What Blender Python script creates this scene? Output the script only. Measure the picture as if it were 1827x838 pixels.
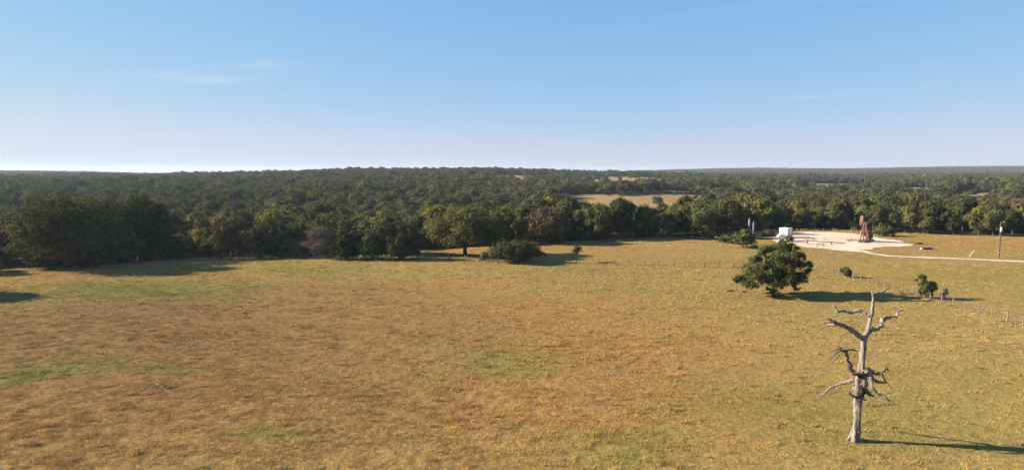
import bpy, math, random
import numpy as np
from mathutils import Vector, Matrix

for o in list(bpy.data.objects): bpy.data.objects.remove(o)
SC = bpy.context.scene
COL = SC.collection
RAD = math.radians

# ------------------------------------------------------------------ camera, sky, sun, exposure
cam_d = bpy.data.cameras.new('camera'); cam = bpy.data.objects.new('camera', cam_d); COL.objects.link(cam)
cam_d.sensor_width = 36.0; cam_d.lens = 24.0; cam_d.clip_start = .5; cam_d.clip_end = 20000
cam.location = (0, 0, 20); cam.rotation_euler = (RAD(90 - 5.44), 0, 0)
SC.camera = cam

SUN_EL, SUN_AZ = 22.5, 8.0          # elevation; the sun stands at the left, this much beyond the image plane
wd = bpy.data.worlds.new('World'); SC.world = wd; wd.use_nodes = True
nt = wd.node_tree; nt.nodes.clear()
w_out = nt.nodes.new('ShaderNodeOutputWorld'); w_bg = nt.nodes.new('ShaderNodeBackground')
sky = nt.nodes.new('ShaderNodeTexSky'); sky.sky_type = 'NISHITA'; sky.sun_disc = False
sky.sun_elevation = RAD(SUN_EL); sky.sun_rotation = RAD(-(90 - SUN_AZ)); sky.altitude = 100
sky.air_density = 1.0; sky.dust_density = 0.0; sky.ozone_density = 6.0
w_bg.inputs['Strength'].default_value = 0.052
# soft tone response and white balance, the same for the whole sky
ssp = nt.nodes.new('ShaderNodeSeparateColor'); scb = nt.nodes.new('ShaderNodeCombineColor'); nt.links.new(sky.outputs[0], ssp.inputs[0])
for k, (a_, g_, c_, d_) in enumerate(((1.23, .76, 3.7, 1.2), (1.89, .43, 4.45, .8), (2.66, .36, 4.9, .5))):
    pw = nt.nodes.new('ShaderNodeMath'); pw.operation = 'POWER'; pw.inputs[1].default_value = g_; ml = nt.nodes.new('ShaderNodeMath'); ml.operation = 'MULTIPLY'; ml.inputs[1].default_value = a_
    nt.links.new(ssp.outputs[k], pw.inputs[0]); nt.links.new(pw.outputs[0], ml.inputs[0]); sm_ = nt.nodes.new('ShaderNodeMath'); sm_.operation = 'SMOOTH_MIN'; sm_.inputs[1].default_value = c_; sm_.inputs[2].default_value = d_; nt.links.new(ml.outputs[0], sm_.inputs[0]); nt.links.new(sm_.outputs[0], scb.inputs[k])
# thin wisps of high cloud, all over the sky
tc = nt.nodes.new('ShaderNodeTexCoord'); sep = nt.nodes.new('ShaderNodeSeparateXYZ'); nt.links.new(tc.outputs['Generated'], sep.inputs[0])
zc = nt.nodes.new('ShaderNodeMath'); zc.operation = 'MAXIMUM'; zc.inputs[1].default_value = .02; nt.links.new(sep.outputs['Z'], zc.inputs[0])
dv = nt.nodes.new('ShaderNodeVectorMath'); dv.operation = 'DIVIDE'
cz = nt.nodes.new('ShaderNodeCombineXYZ')
for k in range(3): nt.links.new(zc.outputs[0], cz.inputs[k])
nt.links.new(tc.outputs['Generated'], dv.inputs[0]); nt.links.new(cz.outputs[0], dv.inputs[1])
mp = nt.nodes.new('ShaderNodeMapping'); mp.inputs['Scale'].default_value = (.30, .42, 0); mp.inputs['Rotation'].default_value = (0, 0, RAD(14)); mp.inputs['Location'].default_value = (3.1, .4, 0)
nt.links.new(dv.outputs[0], mp.inputs[0])
cn = nt.nodes.new('ShaderNodeTexNoise'); cn.inputs['Scale'].default_value = 1.0; cn.inputs['Detail'].default_value = 7; cn.inputs['Distortion'].default_value = .6
nt.links.new(mp.outputs[0], cn.inputs['Vector'])
cr = nt.nodes.new('ShaderNodeMapRange'); cr.interpolation_type = 'SMOOTHSTEP'
for k, v in zip(('From Min', 'From Max', 'To Min', 'To Max'), (.60, .80, 0, .38)): cr.inputs[k].default_value = v
nt.links.new(cn.outputs['Fac'], cr.inputs['Value'])
cm = nt.nodes.new('ShaderNodeMix'); cm.data_type = 'RGBA'; cm.inputs['B'].default_value = (5.0, 5.1, 5.3, 1)
nt.links.new(cr.outputs[0], cm.inputs['Factor']); nt.links.new(scb.outputs[0], cm.inputs['A'])
nt.links.new(cm.outputs['Result'], w_bg.inputs['Color']); nt.links.new(w_bg.outputs[0], w_out.inputs['Surface'])

sun_d = bpy.data.lights.new('sun', 'SUN'); sun = bpy.data.objects.new('sun', sun_d); COL.objects.link(sun)
sun_d.energy = 5.0; sun_d.angle = RAD(.55); sun_d.color = (1, .86, .68)
SUN_DIR = Vector((math.cos(RAD(SUN_EL))*math.cos(RAD(SUN_AZ)), -math.cos(RAD(SUN_EL))*math.sin(RAD(SUN_AZ)), -math.sin(RAD(SUN_EL))))
sun.rotation_euler = SUN_DIR.to_track_quat('-Z', 'Y').to_euler(); sun.location = (-60, 20, 60)

vs = SC.view_settings; vs.view_transform = 'Standard'; vs.look = 'None'; vs.exposure = 1.75; vs.gamma = 1.0; vs.use_curve_mapping = False
SC.render.engine = 'CYCLES'; cy = SC.cycles
cy.max_bounces = 5; cy.diffuse_bounces = 3; cy.glossy_bounces = 2; cy.transmission_bounces = 3; cy.transparent_max_bounces = 6; cy.volume_bounces = 0
cy.use_denoising = True

# ------------------------------------------------------------------ terrain
# heights of the rolling country (metres), by bearing from the drone (column, tangent) and by distance (row)
T_S = [-1.6, -.75, -.59, -.40, -.22, -.10, 0.0, .10, .16, .25, .34, .48, .62, .76, 1.6]
T_Y = [60, 110, 150, 175, 205, 260, 330, 430, 520, 620, 800, 1000, 1250, 1500, 1900, 2500, 3300, 4300, 6500, 12000]
T_H = [
 # -1.6  -.75  -.59  -.40  -.22  -.10   0.0   .10   .16   .25   .34   .48   .62   .76  1.6
 [ 0.0,  0.0,  0.0,  0.0,  0.0,  0.0,  0.0,  0.0,  0.0,  0.0,  0.0,  0.0,  0.0,  0.0, 0.0],   # 60
 [ 0.0,  0.0,  0.0,  0.0,  0.0,  0.0,  0.0,  0.0,  0.0,  0.0,  0.0,  0.0,  0.0,  0.0, 0.0],   # 110
 [ -.3,  -.3,  -.3,   .0,   .1,   .0,   .0,   .0,   .0,   .0,   .0,   .0,   .0,   .0,  .0],   # 150
 [-2.5, -2.5, -2.5, -2.0, -1.0,  -.5,   .0,   .2,   .2,   .2,   .2,   .2,   .2,   .2,  .2],   # 175
 [-5.5, -5.5, -5.5, -5.5, -4.5, -3.0,  -.8,   .0,   .2,   .3,   .5,   .5,   .2,  -.1, -.2],   # 205
 [-9.0, -9.0, -9.5, -9.5, -9.5, -8.5, -6.5, -5.5, -4.5, -3.0, -1.2, -1.0, -2.0, -3.0, -3.0],  # 260
 [-9.0, -9.0, -9.5, -9.5, -9.5, -9.5, -9.0, -9.0, -9.0, -7.5, -7.0, -6.5, -6.5, -6.5, -6.],   # 330
 [-7.0, -7.0, -7.5, -7.0, -6.5, -7.0, -7.0, -7.0, -7.5, -8.0, -8.0, -8.0, -8.0, -8.0, -8.],   # 430
 [-4.0, -4.0, -4.0, -4.0, -3.5, -3.5, -4.0, -2.5, -3.0, -4.5, -7.0, -7.0, -8.0, -7.0, -8.],   # 520
 [-2.5, -2.5, -2.5, -2.5, -1.5, -1.0, -1.5,  -.5,  -.5, -2.0, -5.0, -7.0, -7.0, -4.0, -6.],   # 620
 [ -.5,  -.5,   .0,  1.0,  2.0,  2.5,  0.5, -6.0, -6.5, -4.0, -4.0, -6.0, -2.0, -1.0, -4.],   # 800
 [ 0.0,  0.0,  0.0,  2.5,  7.0,  9.0,  7.5, -6.0, -7.0, -2.0, -4.0, -6.0, -5.0, -6.0, -3.],  # 1000
 [ 0.0,  0.0, -1.0,  4.5, 11.5, 12.0, 13.5,  3.5,  2.5,  0.0, -3.0, -4.0, -4.0, -6.0, -2.],  # 1250
 [-1.0, -1.0, -2.0,  3.0,  7.0,  7.0,  8.0,  8.5,  6.5,  2.0, -2.0, -3.0, -2.0, -4.0, -2.],  # 1500
 [ 4.0,  4.0,  1.0, -2.0, -3.0, -3.0, -3.0,  1.0,  1.0, -2.0, -2.0, -2.0,  0.0, -2.0,  0.],   # 1900
 [ 9.0,  9.0,  3.0, -9.0,-12.0,-12.0,-12.0, -9.0, -5.0,  0.0,  0.0,  0.0,  3.0,  3.0,  2.],  # 2500
 [-8.0, -8.0,-11.0,-15.0,-15.0,-15.0,-15.0,-11.0,  0.0,  8.0, 10.0, 11.0, 16.0, 18.0, 12.],   # 3300
 [-15., -15., -16., -18., -18., -18., -18., -10.,  3.0, 14.0, 26.0, 17.0, 32.0, 37.0, 30.],  # 4300
 [-20., -20., -20., -20., -20., -20., -20., -20., -12., -4.0,  0.0,  0.0,  2.0,  2.0, 0.0],   # 6500
 [-30., -30., -30., -30., -30., -30., -30., -30., -30., -30., -30., -30., -30., -30., -30.],  # 12000
]
_ND, _NS = 400, 240
_lt = np.linspace(math.log(60), math.log(12000), _ND); _ss = np.linspace(-1.6, 1.6, _NS)
_Ha = np.array(T_H); _tmp = np.stack([np.interp(_ss, T_S, r) for r in _Ha])
_G = np.stack([np.interp(np.exp(_lt), T_Y, _tmp[:, j]) for j in range(_NS)], 1)
def _blur(a, n, ax):
    for _ in range(n):
        p = np.pad(a, [(1, 1) if k == ax else (0, 0) for k in range(2)], mode='edge')
        a = (np.take(p, range(0, a.shape[ax]), ax) + 2*np.take(p, range(1, a.shape[ax]+1), ax) + np.take(p, range(2, a.shape[ax]+2), ax)) / 4
    return a
_G = _blur(_blur(_G, 14, 0), 14, 1)
def ground_z(x, y):
    x = np.asarray(x, float); y = np.asarray(y, float)
    yc = np.clip(y, 60, 12000); s = np.clip(x/yc, -1.6, 1.6)
    a = (np.log(yc) - _lt[0])/(_lt[-1]-_lt[0])*(_ND-1); b = (s+1.6)/3.2*(_NS-1)
    i = np.clip(a.astype(int), 0, _ND-2); j = np.clip(b.astype(int), 0, _NS-2); fa = a-i; fb = b-j
    z = (_G[i, j]*(1-fa)+_G[i+1, j]*fa)*(1-fb)+(_G[i, j+1]*(1-fa)+_G[i+1, j+1]*fa)*fb
    und = .22*np.sin(x/13.+.7)*np.sin(y/17.+1.1)+.14*np.sin(x/7.1+y/9.3)+.10*np.sin(x/31.-y/23.)
    far = np.clip((y-250)/600, 0, 1)*1.6*(np.sin(x/61.+y/140.)*np.sin(y/95.-x/170.+2)+.6*np.sin(x/37.+1)*np.sin(y/53.))
    return z+und+far

# ------------------------------------------------------------------ noise and mesh helpers
def vnoise(x, y, seed=0):
    xi = np.floor(x).astype(np.int64); yi = np.floor(y).astype(np.int64); fx = x-xi; fy = y-yi
    fx = fx*fx*(3-2*fx); fy = fy*fy*(3-2*fy)
    def h(a, b):
        n = (a*374761393 + b*668265263 + seed*974711) & 0x7fffffff
        n = ((n ^ (n >> 13))*1274126177) & 0x7fffffff
        return ((n ^ (n >> 16)) & 0xffff)/65535.
    return (h(xi, yi)*(1-fx)+h(xi+1, yi)*fx)*(1-fy)+(h(xi, yi+1)*(1-fx)+h(xi+1, yi+1)*fx)*fy
def fbm(x, y, seed=0, n=4):
    a, s, t = 1., 0, 0
    for k in range(n):
        s = s+a*vnoise(x*2**k, y*2**k, seed+k*17); t += a; a *= .5
    return s/t
def tri_mesh(name, V, Fc, col=None, smooth=False, mat=None):
    me = bpy.data.meshes.new(name); V = np.asarray(V, np.float32); Fc = np.asarray(Fc, np.int32); k = Fc.shape[1]
    me.vertices.add(len(V)); me.vertices.foreach_set('co', V.ravel())
    me.loops.add(Fc.size); me.loops.foreach_set('vertex_index', Fc.ravel())
    me.polygons.add(len(Fc)); me.polygons.foreach_set('loop_start', np.arange(0, Fc.size, k, dtype=np.int32)); me.polygons.foreach_set('loop_total', np.full(len(Fc), k, np.int32))
    if smooth: me.polygons.foreach_set('use_smooth', np.ones(len(Fc), bool))
    if col is not None:
        c = np.ones((len(V), 4), np.float32); c[:, :col.shape[1]] = col
        a = me.color_attributes.new('tint', 'FLOAT_COLOR', 'POINT'); a.data.foreach_set('color', c.ravel())
    if mat: me.materials.append(mat)
    me.update(calc_edges=True); me.validate()
    return me
def link(name, me, parent=None, loc=None, rot=None):
    o = bpy.data.objects.new(name, me); COL.objects.link(o)
    if parent: o.parent = parent
    if loc is not None: o.location = loc
    if rot is not None: o.rotation_euler = rot
    return o
def tag(o, label=None, cat=None, group=None, kind=None):
    if label: o['label'] = label
    if cat: o['category'] = cat
    if group: o['group'] = group
    if kind: o['kind'] = kind
    return o
def empty(name, loc, rz=0):
    o = bpy.data.objects.new(name, None); COL.objects.link(o); o.location = loc; o.rotation_euler = (0, 0, rz); o.empty_display_size = .2
    return o
def gz(x, y): return float(ground_z(x, y))
class MB:
    """collects solids of one part"""
    def __init__(s): s.V = []; s.F = []; s.sm = []
    def add(s, V, F, sm=False):
        n = len(s.V); s.V += [tuple(map(float, v)) for v in V]; s.F += [tuple(i+n for i in f) for f in F]; s.sm += [sm]*len(F)
    def box(s, c, d, M=None, ch=0.0):
        x, y, z = [q/2 for q in d]; b = ch
        if b <= 0:
            V = [Vector((i*x, j*y, k*z)) for k in (-1, 1) for i, j in ((-1, -1), (1, -1), (1, 1), (-1, 1))]
            F = [(3, 2, 1, 0), (4, 5, 6, 7), (0, 1, 5, 4), (1, 2, 6, 5), (2, 3, 7, 6), (3, 0, 4, 7)]
        else:
            V, F = [], []
            for k, zz, q in ((0, -z, b), (1, -z+b, 0), (2, z-b, 0), (3, z, b)):
                for (i, j) in ((-1, -1), (1, -1), (1, 1), (-1, 1)): V.append(Vector((i*(x-q), j*(y-q), zz)))
            F = [(3, 2, 1, 0), (12, 13, 14, 15)]
            for r in range(3):
                for i in range(4): a = r*4+i; e = r*4+(i+1) % 4; F.append((a, e, e+4, a+4))
        M = M or Matrix(); c = Vector(c)
        s.add([M.to_3x3() @ v+c for v in V], F)
    def tube(s, pts, rad, n=8, caps=True, sm=True):
        pts = [Vector(p) for p in pts]; rad = rad if hasattr(rad, '__len__') else [rad]*len(pts); V = []; F = []
        up = None
        for i, p in enumerate(pts):
            t = (pts[min(i+1, len(pts)-1)]-pts[max(i-1, 0)]).normalized()
            if up is None: up = t.orthogonal().normalized()
            up = (up-t*up.dot(t)); up = up.normalized() if up.length > 1e-6 else t.orthogonal().normalized()
            b = t.cross(up)
            for k in range(n): a = 2*math.pi*k/n; V.append(p+(up*math.cos(a)+b*math.sin(a))*rad[i])
        for i in range(len(pts)-1):
            for k in range(n): F.append((i*n+k, i*n+(k+1) % n, (i+1)*n+(k+1) % n, (i+1)*n+k))
        s.add(V, F, sm)
        if caps: s.add(V[:n], [tuple(range(n-1, -1, -1))]); s.add(V[-n:], [tuple(range(n))])
    def bar(s, a, b, w, h=None):
        a = Vector(a); b = Vector(b); d = b-a; q = d.to_track_quat('X', 'Z').to_matrix(); s.box((a+b)/2, (d.length, w, h or w), q.to_4x4())
    def prism(s, prof, y0, y1):   # profile in x,z extruded along y
        n = len(prof); V = [(x, y0, z) for x, z in prof]+[(x, y1, z) for x, z in prof]
        s.add(V, [tuple(range(n)), tuple(range(2*n-1, n-1, -1))]+[(i, i+n, (i+1) % n+n, (i+1) % n) for i in range(n)])
    def build(s, name, mat, parent=None, loc=None):
        me = bpy.data.meshes.new(name); me.from_pydata(s.V, [], s.F); me.polygons.foreach_set('use_smooth', s.sm); me.materials.append(mat); me.update()
        return link(name, me, parent, loc)

# ------------------------------------------------------------------ materials
def new_mat(name):
    m = bpy.data.materials.new(name); m.use_nodes = True; t = m.node_tree; t.nodes.clear()
    return m, t, t.nodes.new('ShaderNodeOutputMaterial')
def N(t, typ, **kw):
    n = t.nodes.new(typ)
    for k, v in kw.items(): setattr(n, k, v)
    return n
def mixc(t, fac, a, b, mode='MIX'):
    n = N(t, 'ShaderNodeMix', data_type='RGBA', blend_type=mode)
    for s, v in ((n.inputs['Factor'], fac), (n.inputs['A'], a), (n.inputs['B'], b)):
        if isinstance(v, bpy.types.NodeSocket): t.links.new(v, s)
        else: s.default_value = v if not isinstance(v, (tuple, list)) or len(v) == 4 else (*v, 1)
    return n.outputs['Result']
def noise(t, vec, scale, detail=4, rough=.55, dist=0):
    n = N(t, 'ShaderNodeTexNoise'); n.inputs['Scale'].default_value = scale; n.inputs['Detail'].default_value = detail; n.inputs['Roughness'].default_value = rough; n.inputs['Distortion'].default_value = dist
    if vec is not None: t.links.new(vec, n.inputs['Vector'])
    return n.outputs['Fac']
def ramp(t, v, a, b, lo=0, hi=1):
    n = N(t, 'ShaderNodeMapRange', interpolation_type='SMOOTHSTEP'); t.links.new(v, n.inputs['Value'])
    for k, q in zip(('From Min', 'From Max', 'To Min', 'To Max'), (a, b, lo, hi)): n.inputs[k].default_value = q
    return n.outputs[0]
def surface(name, c1, c2, scale=2., rough=.8, metal=0, bump=.0, streak=None, wear=None):
    m, t, o = new_mat(name); b = N(t, 'ShaderNodeBsdfPrincipled'); tc = N(t, 'ShaderNodeTexCoord'); v = tc.outputs['Object']
    if streak:
        mp = N(t, 'ShaderNodeMapping'); mp.inputs['Scale'].default_value = streak; t.links.new(v, mp.inputs[0]); v = mp.outputs[0]
    f = noise(t, v, scale, 5); c = mixc(t, ramp(t, f, .35, .65), c1, c2)
    if wear: c = mixc(t, ramp(t, noise(t, tc.outputs['Object'], scale*2.7, 6, .7), .56, .66), c, wear)
    t.links.new(c, b.inputs['Base Color']); b.inputs['Roughness'].default_value = rough; b.inputs['Metallic'].default_value = metal
    if bump:
        bp = N(t, 'ShaderNodeBump'); bp.inputs['Strength'].default_value = bump; bp.inputs['Distance'].default_value = .03; t.links.new(f, bp.inputs['Height']); t.links.new(bp.outputs[0], b.inputs['Normal'])
    t.links.new(b.outputs[0], o.inputs[0]); return m
def leaf_mat(name, a, b, trans=.2):
    """leaf colour between a and b from tree to tree, with lighter and duller sprays (tint)"""
    m, t, o = new_mat(name); oi = N(t, 'ShaderNodeObjectInfo'); at = N(t, 'ShaderNodeAttribute', attribute_name='tint')
    c = mixc(t, oi.outputs['Random'], a, b); c = mixc(t, 1.0, c, at.outputs['Color'], 'MULTIPLY')
    d = N(t, 'ShaderNodeBsdfDiffuse'); tr = N(t, 'ShaderNodeBsdfTranslucent'); mx = N(t, 'ShaderNodeMixShader'); mx.inputs[0].default_value = trans
    t.links.new(c, d.inputs['Color']); t.links.new(c, tr.inputs['Color']); t.links.new(d.outputs[0], mx.inputs[1]); t.links.new(tr.outputs[0], mx.inputs[2]); t.links.new(mx.outputs[0], o.inputs[0])
    return m
LEAF = dict(
    dark=leaf_mat('leaf_dark_oak', (.056, .063, .026), (.086, .084, .037)),
    olive=leaf_mat('leaf_olive', (.098, .100, .038), (.128, .116, .048)),
    mid=leaf_mat('leaf_mid_green', (0.0765, 0.0867, 0.0323), (0.1062, 0.1088, 0.0408)),
    yellow=leaf_mat('leaf_yellow_green', (0.1403, 0.153, 0.0306), (0.1827, 0.1615, 0.03825)),
    brown=leaf_mat('leaf_brown', (0.102, 0.0782, 0.0442), (0.136, 0.1003, 0.0544)),
    grey=leaf_mat('twig_grey_brown', (0.102, 0.08075, 0.0629), (0.1275, 0.09775, 0.0748), .1),
    cedar=leaf_mat('leaf_cedar', (0.034, 0.0442, 0.0204), (0.0442, 0.0527, 0.0238), .15),
    bright=leaf_mat('leaf_bright_shrub', (0.08925, 0.1062, 0.0323), (0.102, 0.119, 0.03825)),
    tan=leaf_mat('dry_brush', (0.2805, 0.1955, 0.0935), (0.323, 0.2295, 0.1105)),
)
BARK = surface('bark', (0.036, 0.03024, 0.02448), (0.0648, 0.05472, 0.04464), 3., .95, 0, .5, (2.16, 2.16, 0.432))
POST = surface('weathered_post', (0.12, 0.102, 0.082), (0.22, 0.19, 0.152), 6., .9, 0, .4, (4.32, 4.32, 0.576))
POST_DARK = surface('old_brown_post', (0.072, 0.0576, 0.0468), (0.1368, 0.1116, 0.09), 6., .9, 0, .4, (4.32, 4.32, 0.576))

# ------------------------------------------------------------------ the ground: pasture, wood floor, far clearings
EDGE = [(-1.6, 96), (-1.008, 115.2), (-0.841, 126.0), (-0.758, 132.2), (-0.674, 137.2), (-0.583, 144.8), (-0.508, 157.2), (-0.466, 162.8), (-0.4, 162.5), (-0.342, 164.2), (-0.259, 162.0), (-0.144, 160.2), (-0.133, 172.0), (-0.044, 182.8), (0.014, 185.2), (0.071, 189.5), (0.154, 191.5), (0.236, 197.8), (0.305, 192.5), (0.327, 209.8), (0.401, 229), (0.467, 233), (0.533, 228.0), (0.599, 215.5), (0.754, 203.0), (0.979, 192.8), (1.6, 170)]
def edge_y(s): return np.interp(s, [e[0] for e in EDGE], [e[1] for e in EDGE])
CLEAR = [(.075, .285, 350, 610), (.10, .235, 970, 1420), (.235, .295, 690, 900), (.335, .41, 400, 560), (.555, .62, 760, 1010), (.63, .72, 565, 700), (-.022, .022, 1000, 1230), (.30, .34, 760, 900), (-.60, -.50, 1900, 2500), (.42, .52, 900, 1150)]
def before_clearing(x, y):
    s = x/y; r = np.ones(np.shape(x))
    for a, b, c, d in CLEAR: r = np.where((s > a) & (s < b) & (y < c+10) & (y > c*.74), .52, r)
    r = np.where((s > .06) & (s < .30) & (y < 300), r*.92, r); r = np.where((s > .60) & (y < 330), r*.9, r)
    return r
def in_clearing(x, y):
    s = x/np.maximum(y, 30); r = np.zeros(np.shape(x), bool)
    w = (fbm(x/28, y/45, 5, 3)-.5)
    for a, b, c, d in CLEAR:
        m = .5*(b-a); r |= (np.abs(s-(a+b)/2+w*.6*m) < m) & (y+w*(d-c)*.35 > c) & (y+w*(d-c)*.35 < d)
    return r
PAD = [(76.1, 210.0), (88.7, 219.2), (102.0, 216.5), (106.9, 210.0), (106.9, 198.5), (108.4, 188.5), (107.7, 180.5), (102.3, 175.0), (94.8, 174.8), (90.6, 172.2), (85.9, 167.2), (83.0, 168.2), (79.2, 172.2), (75.7, 175.6), (73.2, 179.2), (72.4, 189.2)]
ROAD = [(87.2, 169.0), (86.9, 163.5), (88.7, 159.5), (92.4, 157.8), (96.5, 156.4), (100.6, 154.8), (104.3, 152.6), (107.8, 150.4), (111.9, 148.1), (118.4, 145.0), (127.3, 141.5), (150, 132), (190, 116)]
def in_poly(x, y, P):
    r = np.zeros(np.shape(x), bool); n = len(P)
    for i in range(n):
        (x0, y0), (x1, y1) = P[i], P[(i+1) % n]
        c = ((y0 > y) != (y1 > y)); xi = x0+(y-y0)*(x1-x0)/((y1-y0) if y1 != y0 else 1e-9); r ^= c & (x < xi)
    return r
def dist_line(x, y, P):
    d = np.full(np.shape(x), 1e9)
    for (x0, y0), (x1, y1) in zip(P[:-1], P[1:]):
        dx, dy = x1-x0, y1-y0; t = np.clip(((x-x0)*dx+(y-y0)*dy)/(dx*dx+dy*dy), 0, 1); d = np.minimum(d, np.hypot(x-x0-t*dx, y-y0-t*dy))
    return d
BROWN = [(-30, 61, 46, 24, 1.), (-32, 88, 44, 22, .9), (0, 92, 34, 17, .85), (12, 76, 22, 14, 1.), (4, 58, 24, 14, .9), (-25, 113, 26, 7, .8), (-6, 120, 14, 5, .7), (-78, 131, 32, 6, .8), (40, 66, 4, 2.5, .7), (12, 172, 42, 24, .5), (118, 180, 45, 24, .75), (84, 128, 26, 22, .35), (-14, 50, 20, 9, .7), (8, 185, 30, 8, .3)]
GREEN = [(-62, 115, 20, 9, .75), (-45, 67, 6, 3., .85), (-47, 63, 4.5, 1.6, .9), (-35, 65.5, 4, 2.2, .6), (-1.5, 69.5, 7, 6, .55), (8, 48.5, 6, 4, .55), (-18, 50, 5, 3, .5), (-40, 137, 15, 6, .55), (-26, 115, 6, 2, .6), (27, 55, 15, 10, .5), (44, 60, 14, 14, .3), (34, 100, 22, 14, .16), (100, 122, 34, 26, .52), (86, 105, 14, 26, .48), (10, 132, 34, 9, .25), (-58, 108, 18, 4, .6)]
def blobs_at(x, y, L, seed):
    wx = (fbm(x/4, y/4, seed, 5)-.5)*14; wy = (fbm(x/4+31, y/4, seed+3, 5)-.5)*10; r = np.zeros(np.shape(x))
    for cx, cy, rx, ry, w in L:
        k = min(1, rx/9.); d = np.hypot((x+wx*k-cx)/rx, (y+wy*min(1, ry/6.)-cy)/ry); t = np.clip((1.4-d)/1.1, 0, 1); r = np.maximum(r, w*t*t*(3-2*t))
    return r
C_STRAW, C_BROWN, C_GREEN, C_DARK = (np.array(c) for c in ((.352, .252, .094), (.372, .220, .083), (.240, .228, .062), (.08, .055, .030)))
def pasture(x, y):
    n1 = fbm(x/19, y/19, 11, 4)[..., None]; n2 = fbm(x/2.6, y/2.6, 23, 3)[..., None]
    b = np.clip(blobs_at(x, y, BROWN, 41)[..., None]+(n1-.5)*.7+(n2-.5)*.55, 0, 1); g = np.clip(blobs_at(x, y, GREEN, 57)[..., None]*1.05+(n1-.56)*.5+(n2-.5)*.35, 0, 1)
    c = C_STRAW*(1-b)+C_BROWN*b; c = c*(1-g)+C_GREEN*g
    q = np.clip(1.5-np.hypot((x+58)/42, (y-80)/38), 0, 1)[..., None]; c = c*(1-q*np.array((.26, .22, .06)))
    return c*(.86+.28*n2)
def ground_colour(x, y):
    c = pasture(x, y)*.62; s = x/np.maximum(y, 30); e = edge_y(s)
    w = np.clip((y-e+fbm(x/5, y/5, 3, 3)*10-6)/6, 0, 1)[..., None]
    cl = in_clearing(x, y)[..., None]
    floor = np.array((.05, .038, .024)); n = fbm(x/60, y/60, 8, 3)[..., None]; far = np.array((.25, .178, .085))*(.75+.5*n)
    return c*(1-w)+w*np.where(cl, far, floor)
def axis(lo, hi, near, step, grow):
    a = [0.]; p = 0
    while a[-1] < hi: a.append(a[-1]+(step if a[-1] < near else max(step, (a[-1]-near)*grow+step)))
    b = [0.]
    while b[-1] > lo: b.append(b[-1]-(step if -b[-1] < near else max(step, (-b[-1]-near)*grow+step)))
    return np.array(sorted(set(a+b)))
gx = axis(-9000, 9000, 130, 1.6, .05); gy = np.concatenate([[-600, -300, -120, -40, 0, 20], np.arange(34, 235, 1.4), 235+np.cumsum(1.6+np.arange(150)*.78)])
X, Y = np.meshgrid(gx, gy); Z = ground_z(X, Y); nx, ny = len(gx), len(gy)
i = np.arange(ny-1)[:, None]*nx+np.arange(nx-1)[None, :]; i = i.ravel()
gm, t, o = new_mat('pasture_ground'); bs = N(t, 'ShaderNodeBsdfDiffuse'); ge = N(t, 'ShaderNodeNewGeometry'); at = N(t, 'ShaderNodeAttribute', attribute_name='tint')
fine = noise(t, ge.outputs['Position'], 2.2, 6, .7); c = mixc(t, 1., at.outputs['Color'], mixc(t, ramp(t, fine, .3, .7), (.72, .70, .68), (1.2, 1.2, 1.2)), 'MULTIPLY'); t.links.new(c, bs.inputs['Color'])
bp = N(t, 'ShaderNodeBump'); bp.inputs['Strength'].default_value = .9; bp.inputs['Distance'].default_value = .25; t.links.new(noise(t, ge.outputs['Position'], 1.1, 5, .65), bp.inputs['Height']); t.links.new(bp.outputs[0], bs.inputs['Normal']); t.links.new(bs.outputs[0], o.inputs[0])
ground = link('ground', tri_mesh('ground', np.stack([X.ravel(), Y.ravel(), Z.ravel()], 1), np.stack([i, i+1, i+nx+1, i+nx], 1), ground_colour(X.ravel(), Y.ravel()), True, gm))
tag(ground, 'rolling pasture of dry brown and straw grass reaching the wooded hills', kind='structure')

# caliche well pad and lease road
cal, t, o = new_mat('caliche'); bs = N(t, 'ShaderNodeBsdfDiffuse'); ge = N(t, 'ShaderNodeNewGeometry')
c = mixc(t, ramp(t, noise(t, ge.outputs['Position'], .16, 6, .65, .5), .36, .66), (.43, .335, .255), (.56, .46, .365)); c = mixc(t, ramp(t, noise(t, ge.outputs['Position'], .5, 7, .7), .55, .72, 0, .6), c, (.33, .24, .15)); t.links.new(c, bs.inputs['Color'])
bp = N(t, 'ShaderNodeBump'); bp.inputs['Strength'].default_value = .5; bp.inputs['Distance'].default_value = .08; t.links.new(noise(t, ge.outputs['Position'], 1.7, 5), bp.inputs['Height']); t.links.new(bp.outputs[0], bs.inputs['Normal']); t.links.new(bs.outputs[0], o.inputs[0])
def sheet_mesh(mask, x0, x1, y0, y1, st, lift, mat, name):
    xs = np.arange(x0, x1, st); ys = np.arange(y0, y1, st); XX, YY = np.meshgrid(xs, ys); m = mask(XX, YY); ok = m[:-1, :-1] & m[1:, :-1] & m[:-1, 1:] & m[1:, 1:]
    j, k = np.nonzero(ok); a = j*len(xs)+k; Fq = np.stack([a, a+1, a+len(xs)+1, a+len(xs)], 1); u, inv = np.unique(Fq.ravel(), return_inverse=True)
    V = np.stack([XX.ravel()[u], YY.ravel()[u], (ground_z(XX, YY)+lift).ravel()[u]], 1); return tri_mesh(name, V, inv.reshape(Fq.shape), None, True, mat)
def pad_mask(x, y):
    w = (fbm(x/3.5, y/3.5, 77, 4)-.5)*4.5; v = (fbm(x/3.5+9, y/3.5, 78, 4)-.5)*4.5
    return in_poly(x+w, y+v, PAD)
link('gravel_pad', sheet_mesh(pad_mask, 60, 114, 160, 224, .4, .05, cal, 'gravel_pad')).update_tag(); tag(bpy.data.objects['gravel_pad'], 'pale caliche gravel pad around the pump jack', kind='structure')
def road_mask(x, y): return dist_line(x, y, ROAD)+(fbm(x/2.5, y/2.5, 91, 3)-.5)*.9 < 1.25
def on_bare(x, y): return pad_mask(x, y) | (dist_line(x, y, ROAD) < 1.5)
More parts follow.
